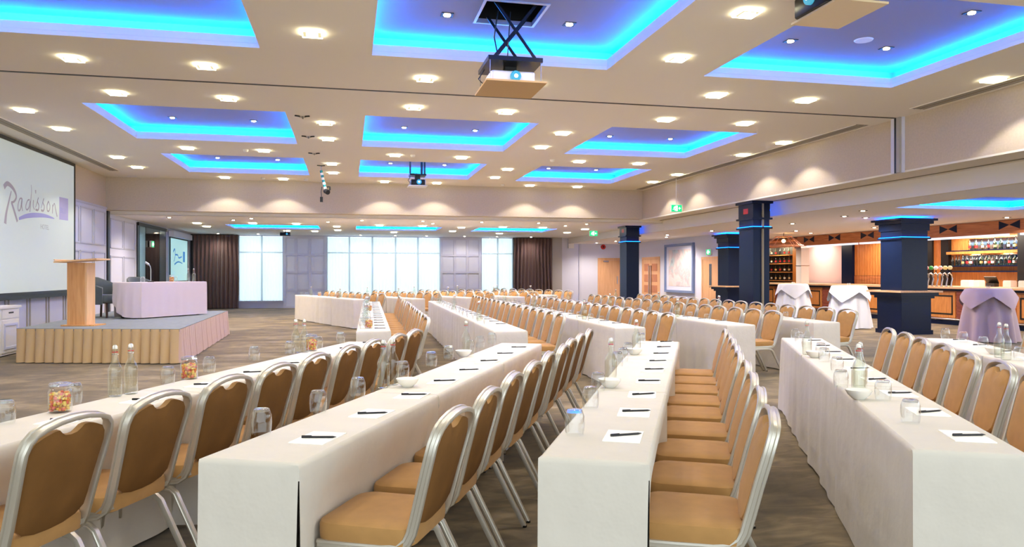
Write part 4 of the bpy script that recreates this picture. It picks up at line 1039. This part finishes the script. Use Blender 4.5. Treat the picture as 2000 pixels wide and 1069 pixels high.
MB().box(.0, 12.0, 2.4, .1, 15.5, 2.6).build('fascia', M_copper, cn)
pw = thing('bar_post', 'bright white square post at the bend of the bar', 'post', (16.35, 24.25, 1.05))
MB().box(-.16, -.16, 0, .16, .16, 1.4).build('shaft', M_shutglow if False else M_wplas, pw); MB().box(-.2, -.2, 1.3, .2, .2, 1.4).build('collar', M_steel, pw); MB().box(-.18, -.18, .65, .18, .18, .67).build('band', M_steel, pw)
# back bar wall and fittings
XK = 18.2
bw = struct(MB().box(XK, 12, 0, XK+.2, 31.5, 2.75).build('wall_bar', M_dkgrey))
def bkp(y0, y1, z0, z1, m, name='panel', d=.04): return MB().box(XK-d, y0, z0, XK, y1, z1).build(name, m, bw)
bkp(24.35, 26.9, 1.05, 2.5, M_pink, 'blind', .1); bkp(23.75, 24.35, 1.0, 2.6, M_navy, 'pilaster', .14)
for k_ in range(24): bkp(20.45+.138*k_, 20.56+.138*k_, 1.35, 2.55, M_barv, 'slat', .05)
for k_ in range(24): bkp(20.45+.138*k_, 20.56+.138*k_, 1.0, 1.34, M_bar, 'slat', .06)
bkp(26.9, 27.5, 1.0, 2.6, M_barv, 'pilaster', .12); bkp(20.2, 20.44, 1.0, 2.6, M_wallw, 'post', .12); bkp(19.95, 20.2, 1.0, 2.6, M_black, 'post', .14)
bkp(19.6, 19.95, 1.0, 2.6, M_barv, 'panel', .08); bkp(19.3, 19.6, 1.0, 2.6, M_black, 'post', .14)
bkp(16.75, 19.3, .9, 2.6, M_barv, 'backboard', .03)
bkp(16.45, 16.75, .9, 2.6, M_black, 'post', .3); bkp(13, 16.45, .9, 2.6, M_barv, 'panel', .04)
bkp(16.8, 18.6, 2.12, 2.45, M_mirror, 'mirror', .035); bkp(16.8, 18.9, 1.66, 1.96, M_mirror, 'mirror', .035)
bkp(18.65, 19.2, 2.1, 2.4, M_barv, 'panel', .06)
for (z, m) in ((2.08, M_navy), (1.62, M_navy), (1.46, M_navy)): bkp(16.8, 19.28, z, z+.035, m, 'shelf', .24)
bkp(16.8, 19.28, 2.0, 2.08, M_barv, 'shelf_front', .24)
for yy in (17.2, 18.0): light('shelf_lamp', 'AREA', (XK-.18, yy, 2.5), 5, (1, .93, .8), None, size=.5)
for yy in (17.2, 18.4, 22.0, 25.5): light('bar_lamp', 'AREA', (XK-.9, yy, 2.6), 30, (1, .86, .7), None, size=1.2)
for yy in (17.3, 18.4): light('niche_lamp', 'AREA', (XK-.12, yy, 1.995), 5, (1, .9, .7), None, size=.3)
BCOL = [(.75, .55, .2), (.3, .5, .2), (.85, .85, .6), (.2, .35, .2), (.6, .25, .12), (.85, .9, .92), (.55, .3, .5), (.2, .3, .4)]
MBOT = [glass('spirit_%d' % i, c, .35) for i, c in enumerate(BCOL)]
BM = []
for i in range(8):
    hgt = .26+.05*((i*3) % 4)/3; rr = .034+.008*((i*5) % 3)/2
    mb = MB(); mb.lathe([(rr, 0), (rr, hgt*.62), (rr*.9, hgt*.68), (.013, hgt*.8), (.012, hgt)], 12); mb.lathe([(rr+.001, .06), (rr+.001, .13)], 12, 1, cap0=False, cap1=False); mb.lathe([(.014, hgt), (.014, hgt+.03)], 10, 2)
    BM.append(mb.mesh('spirit_bottle', [MBOT[i], [M_label, M_tanb, M_red, M_black][i % 4], M_black], 45))
rb = random.Random(5); k_ = 0
for z, ya, yb, n_, sh in ((2.116, 16.95, 18.5, 8, 'top'), (1.656, 16.9, 19.15, 18, 'middle')):
    for i in range(n_):
        yy = ya+(yb-ya)*i/(n_-1)+rb.uniform(-.02, .02)
        place('spirit_bottle', BM[rb.randrange(8)], XK-.13, yy, z, rb.random()*6, 'spirit bottle on the %s back bar shelf, %s from the till-side end' % (sh, ORD[i+1]), 'bottle', 'spirit bottles on the back bar')
# second back shelf seen behind the slim column
for kz in range(4):
    bkp(27.6, 31.0, 1.1+.36*kz, 1.13+.36*kz, M_barv, 'shelf', .2)
    for i in range(10): place('spirit_bottle', BM[rb.randrange(8)], XK-.12, 27.75+.33*i, 1.132+.36*kz, rb.random()*6, 'bottle on shelf %s of the far bar alcove, %s along' % (ORD[kz+1], ORD[i+1]), 'bottle', 'bottles in the far bar alcove')
for yy in (28.2, 30): light('alcove_lamp', 'AREA', (XK-.4, yy, 2.6), 20, (1, .85, .55), None, size=.6)
# counter items
tp = None
TCOL = [(235, 235, 238), (206, 120, 130), (60, 160, 80), (240, 240, 244), (236, 190, 190), (236, 220, 150), (236, 226, 180)]
for i in range(7):
    y = 18.35-.17*i
    r = thing('beer_tap', 'chrome swan-neck beer tap on the bar counter, %s from the broad column' % ORD[i+1], 'tap', (16.3, y, 1.05), 0, 'beer taps')
    MB().tube([(0, 0, 0), (.02, 0, .12), (.05, 0, .22), (.02, 0, .33), (-.04, 0, .38), (-.09, 0, .36), (-.1, 0, .3)], .02, 8).build('neck', M_steel, r, 40)
    MB().lathe([(.045, 0), (.045, .02)], 12).build('base', M_steel, r)
    MB().tube([(-.02, 0, .38), (-.02, 0, .47)], .012, 6).build('lever', M_black, r)
    MB().sphere((-.03, 0, .53), .06, 12, 8).build('badge', mat('tap_badge_%d' % i, TCOL[i], .3), r, 60)
tl_ = thing('till', 'dark point of sale till on the back bar counter', 'till', (17.55, 17.25, 1.05), .2)
m_ = MB(); m_.bar((-.05, 0, .28), (.08, 0, .1), .02, .34, up=(0, 1, 0)); m_.build('screen', M_black, tl_); MB().box(-.05, -.12, 0, .15, .12, .1).build('base', M_dkgrey, tl_)
bcount = thing('back_counter', 'timber counter under the back bar shelves', 'counter', (17.25, 12.5, 0))
MB().box(.03, 0, 0, .64, 14.3, 1.0).build('carcass', M_bar, bcount); MB().box(0, 0, 1.0, .64, 14.3, 1.05).build('worktop', M_barl, bcount)
for i, (y, s_) in enumerate(((16.2, .3), (16.7, .25), (17.7, .2), (18.1, .3), (15.7, .2))):
    tag(MB().box(-.1, -s_/2, 0, .1, s_/2, .16).box(-.09, -s_/2+.01, .16, .09, s_/2-.01, .18).build('white_box', M_wplas, None, None, (17.6, y, 1.05)), 'white carton on the back bar counter, %s from the frame edge' % ORD[[2, 3, 4, 5, 1][i]], 'box', 'cartons on the back bar')
# pendant lamp at the bar bend
pl = thing('pendant_lamp', 'dark cage pendant lamp with warm bulb above the bar corner', 'lamp', (14.0, 21.8, 2.75))
MB().tube([(0, 0, 0), (0, 0, -.12)], .01, 6).build('stem', M_black, pl)
m_ = MB()
for i in range(12):
    a_ = 2*pi*i/12; m_.bar((.25*cos(a_), .25*sin(a_), -.12), (.62*cos(a_), .62*sin(a_), -.42), .014, .014)
m_.tube([(.25*cos(2*pi*i/20), .25*sin(2*pi*i/20), -.12) for i in range(21)], .012, 5); m_.tube([(.62*cos(2*pi*i/24), .62*sin(2*pi*i/24), -.42) for i in range(25)], .014, 5)
m_.build('cage', M_copper, pl)
MB().sphere((0, 0, -.26), .06, 10, 8).build('bulb', M_bulb, pl, 60)
# poseur tables with cloths
def poseur(x, y, lab, seed, m):
    rnd = random.Random(seed)
    r = thing('bar_table', 'tall round bar table under cloth '+lab, 'table', (x, y, 0), 0, 'tall bar tables')
    MB().lathe([(.36, 1.06), (.36, 1.085)], 24).build('tabletop', M_dkwood, r); MB().lathe([(.04, .03), (.04, 1.06)], 12).build('pedestal', M_steel, r); MB().lathe([(.25, 0), (.22, .03)], 20).build('base', M_steel, r)
    n = 72; rg = []
    ph = rnd.random()*6
    for (z, rad, amp) in ((1.1, .34, 0), (1.099, .385, 0), (1.08, .40, .003), (.85, .42, .02), (.5, .47, .045), (.02, .53, .07)):
        rg.append([((rad+amp*sin(9*a_+ph+.6*sin(3*a_)))*cos(a_), (rad+amp*sin(9*a_+ph+.6*sin(3*a_)))*sin(a_), z) for a_ in [2*pi*i/n for i in range(n)]])
    o = MB().rings(list(reversed(rg)), cap0=False).build('tablecloth', m, None, 60, (x, y, 0)); tag(o, 'floor-length cloth gathered over the tall round table '+lab, 'tablecloth', 'bar table cloths')
    rg = []
    for (z, rad, k_) in ((1.108, .36, 0), (1.106, .40, 0), (1.09, .425, 0), (.95, .45, .4), (.78, .48, 1.)):
        rg.append([])
        for i in range(n):
            a_ = 2*pi*i/n; drop = abs(((a_*4/(2*pi)+seed*.3) % 1)-.5)*2   # 0..1, one at the four points
            zz = 1.09-(1.09-z)*(.45+.9*drop) if z < 1.09 else z
            rr = rad+.012*sin(9*a_+ph)*k_+.012*(z < 1.09)+.03*k_
            rg[-1].append((rr*cos(a_), rr*sin(a_), zz))
    o = MB().rings(list(reversed(rg)), cap0=False).build('table_topper', m, None, 60, (x, y, 0)); tag(o, 'square overlay cloth hanging in points over the tall table '+lab, 'tablecloth', 'overlay cloths')
    c_ = tag(MB().lathe([(.03, 0), (.045, .06), (.035, .06), (.025, .01)], 14).build('candle_holder', M_glass, None, 45, (x, y, 1.108)), 'small glass tealight holder on the tall table '+lab, 'candle holder', 'tealight holders')
M_bwhite = mat('bluish_cloth', (226, 232, 246), .8, sheen=.2, spec=.2)
poseur(13.1, 19.9, 'behind the slim metal-stripped column', 1, M_bwhite)
poseur(12.75, 16.9, 'beside the broad column', 2, M_bwhite)
poseur(13.05, 12.9, 'in front of the beer taps', 3, mat('mauve_cloth', (172, 152, 163), .8, sheen=.2, spec=.2))
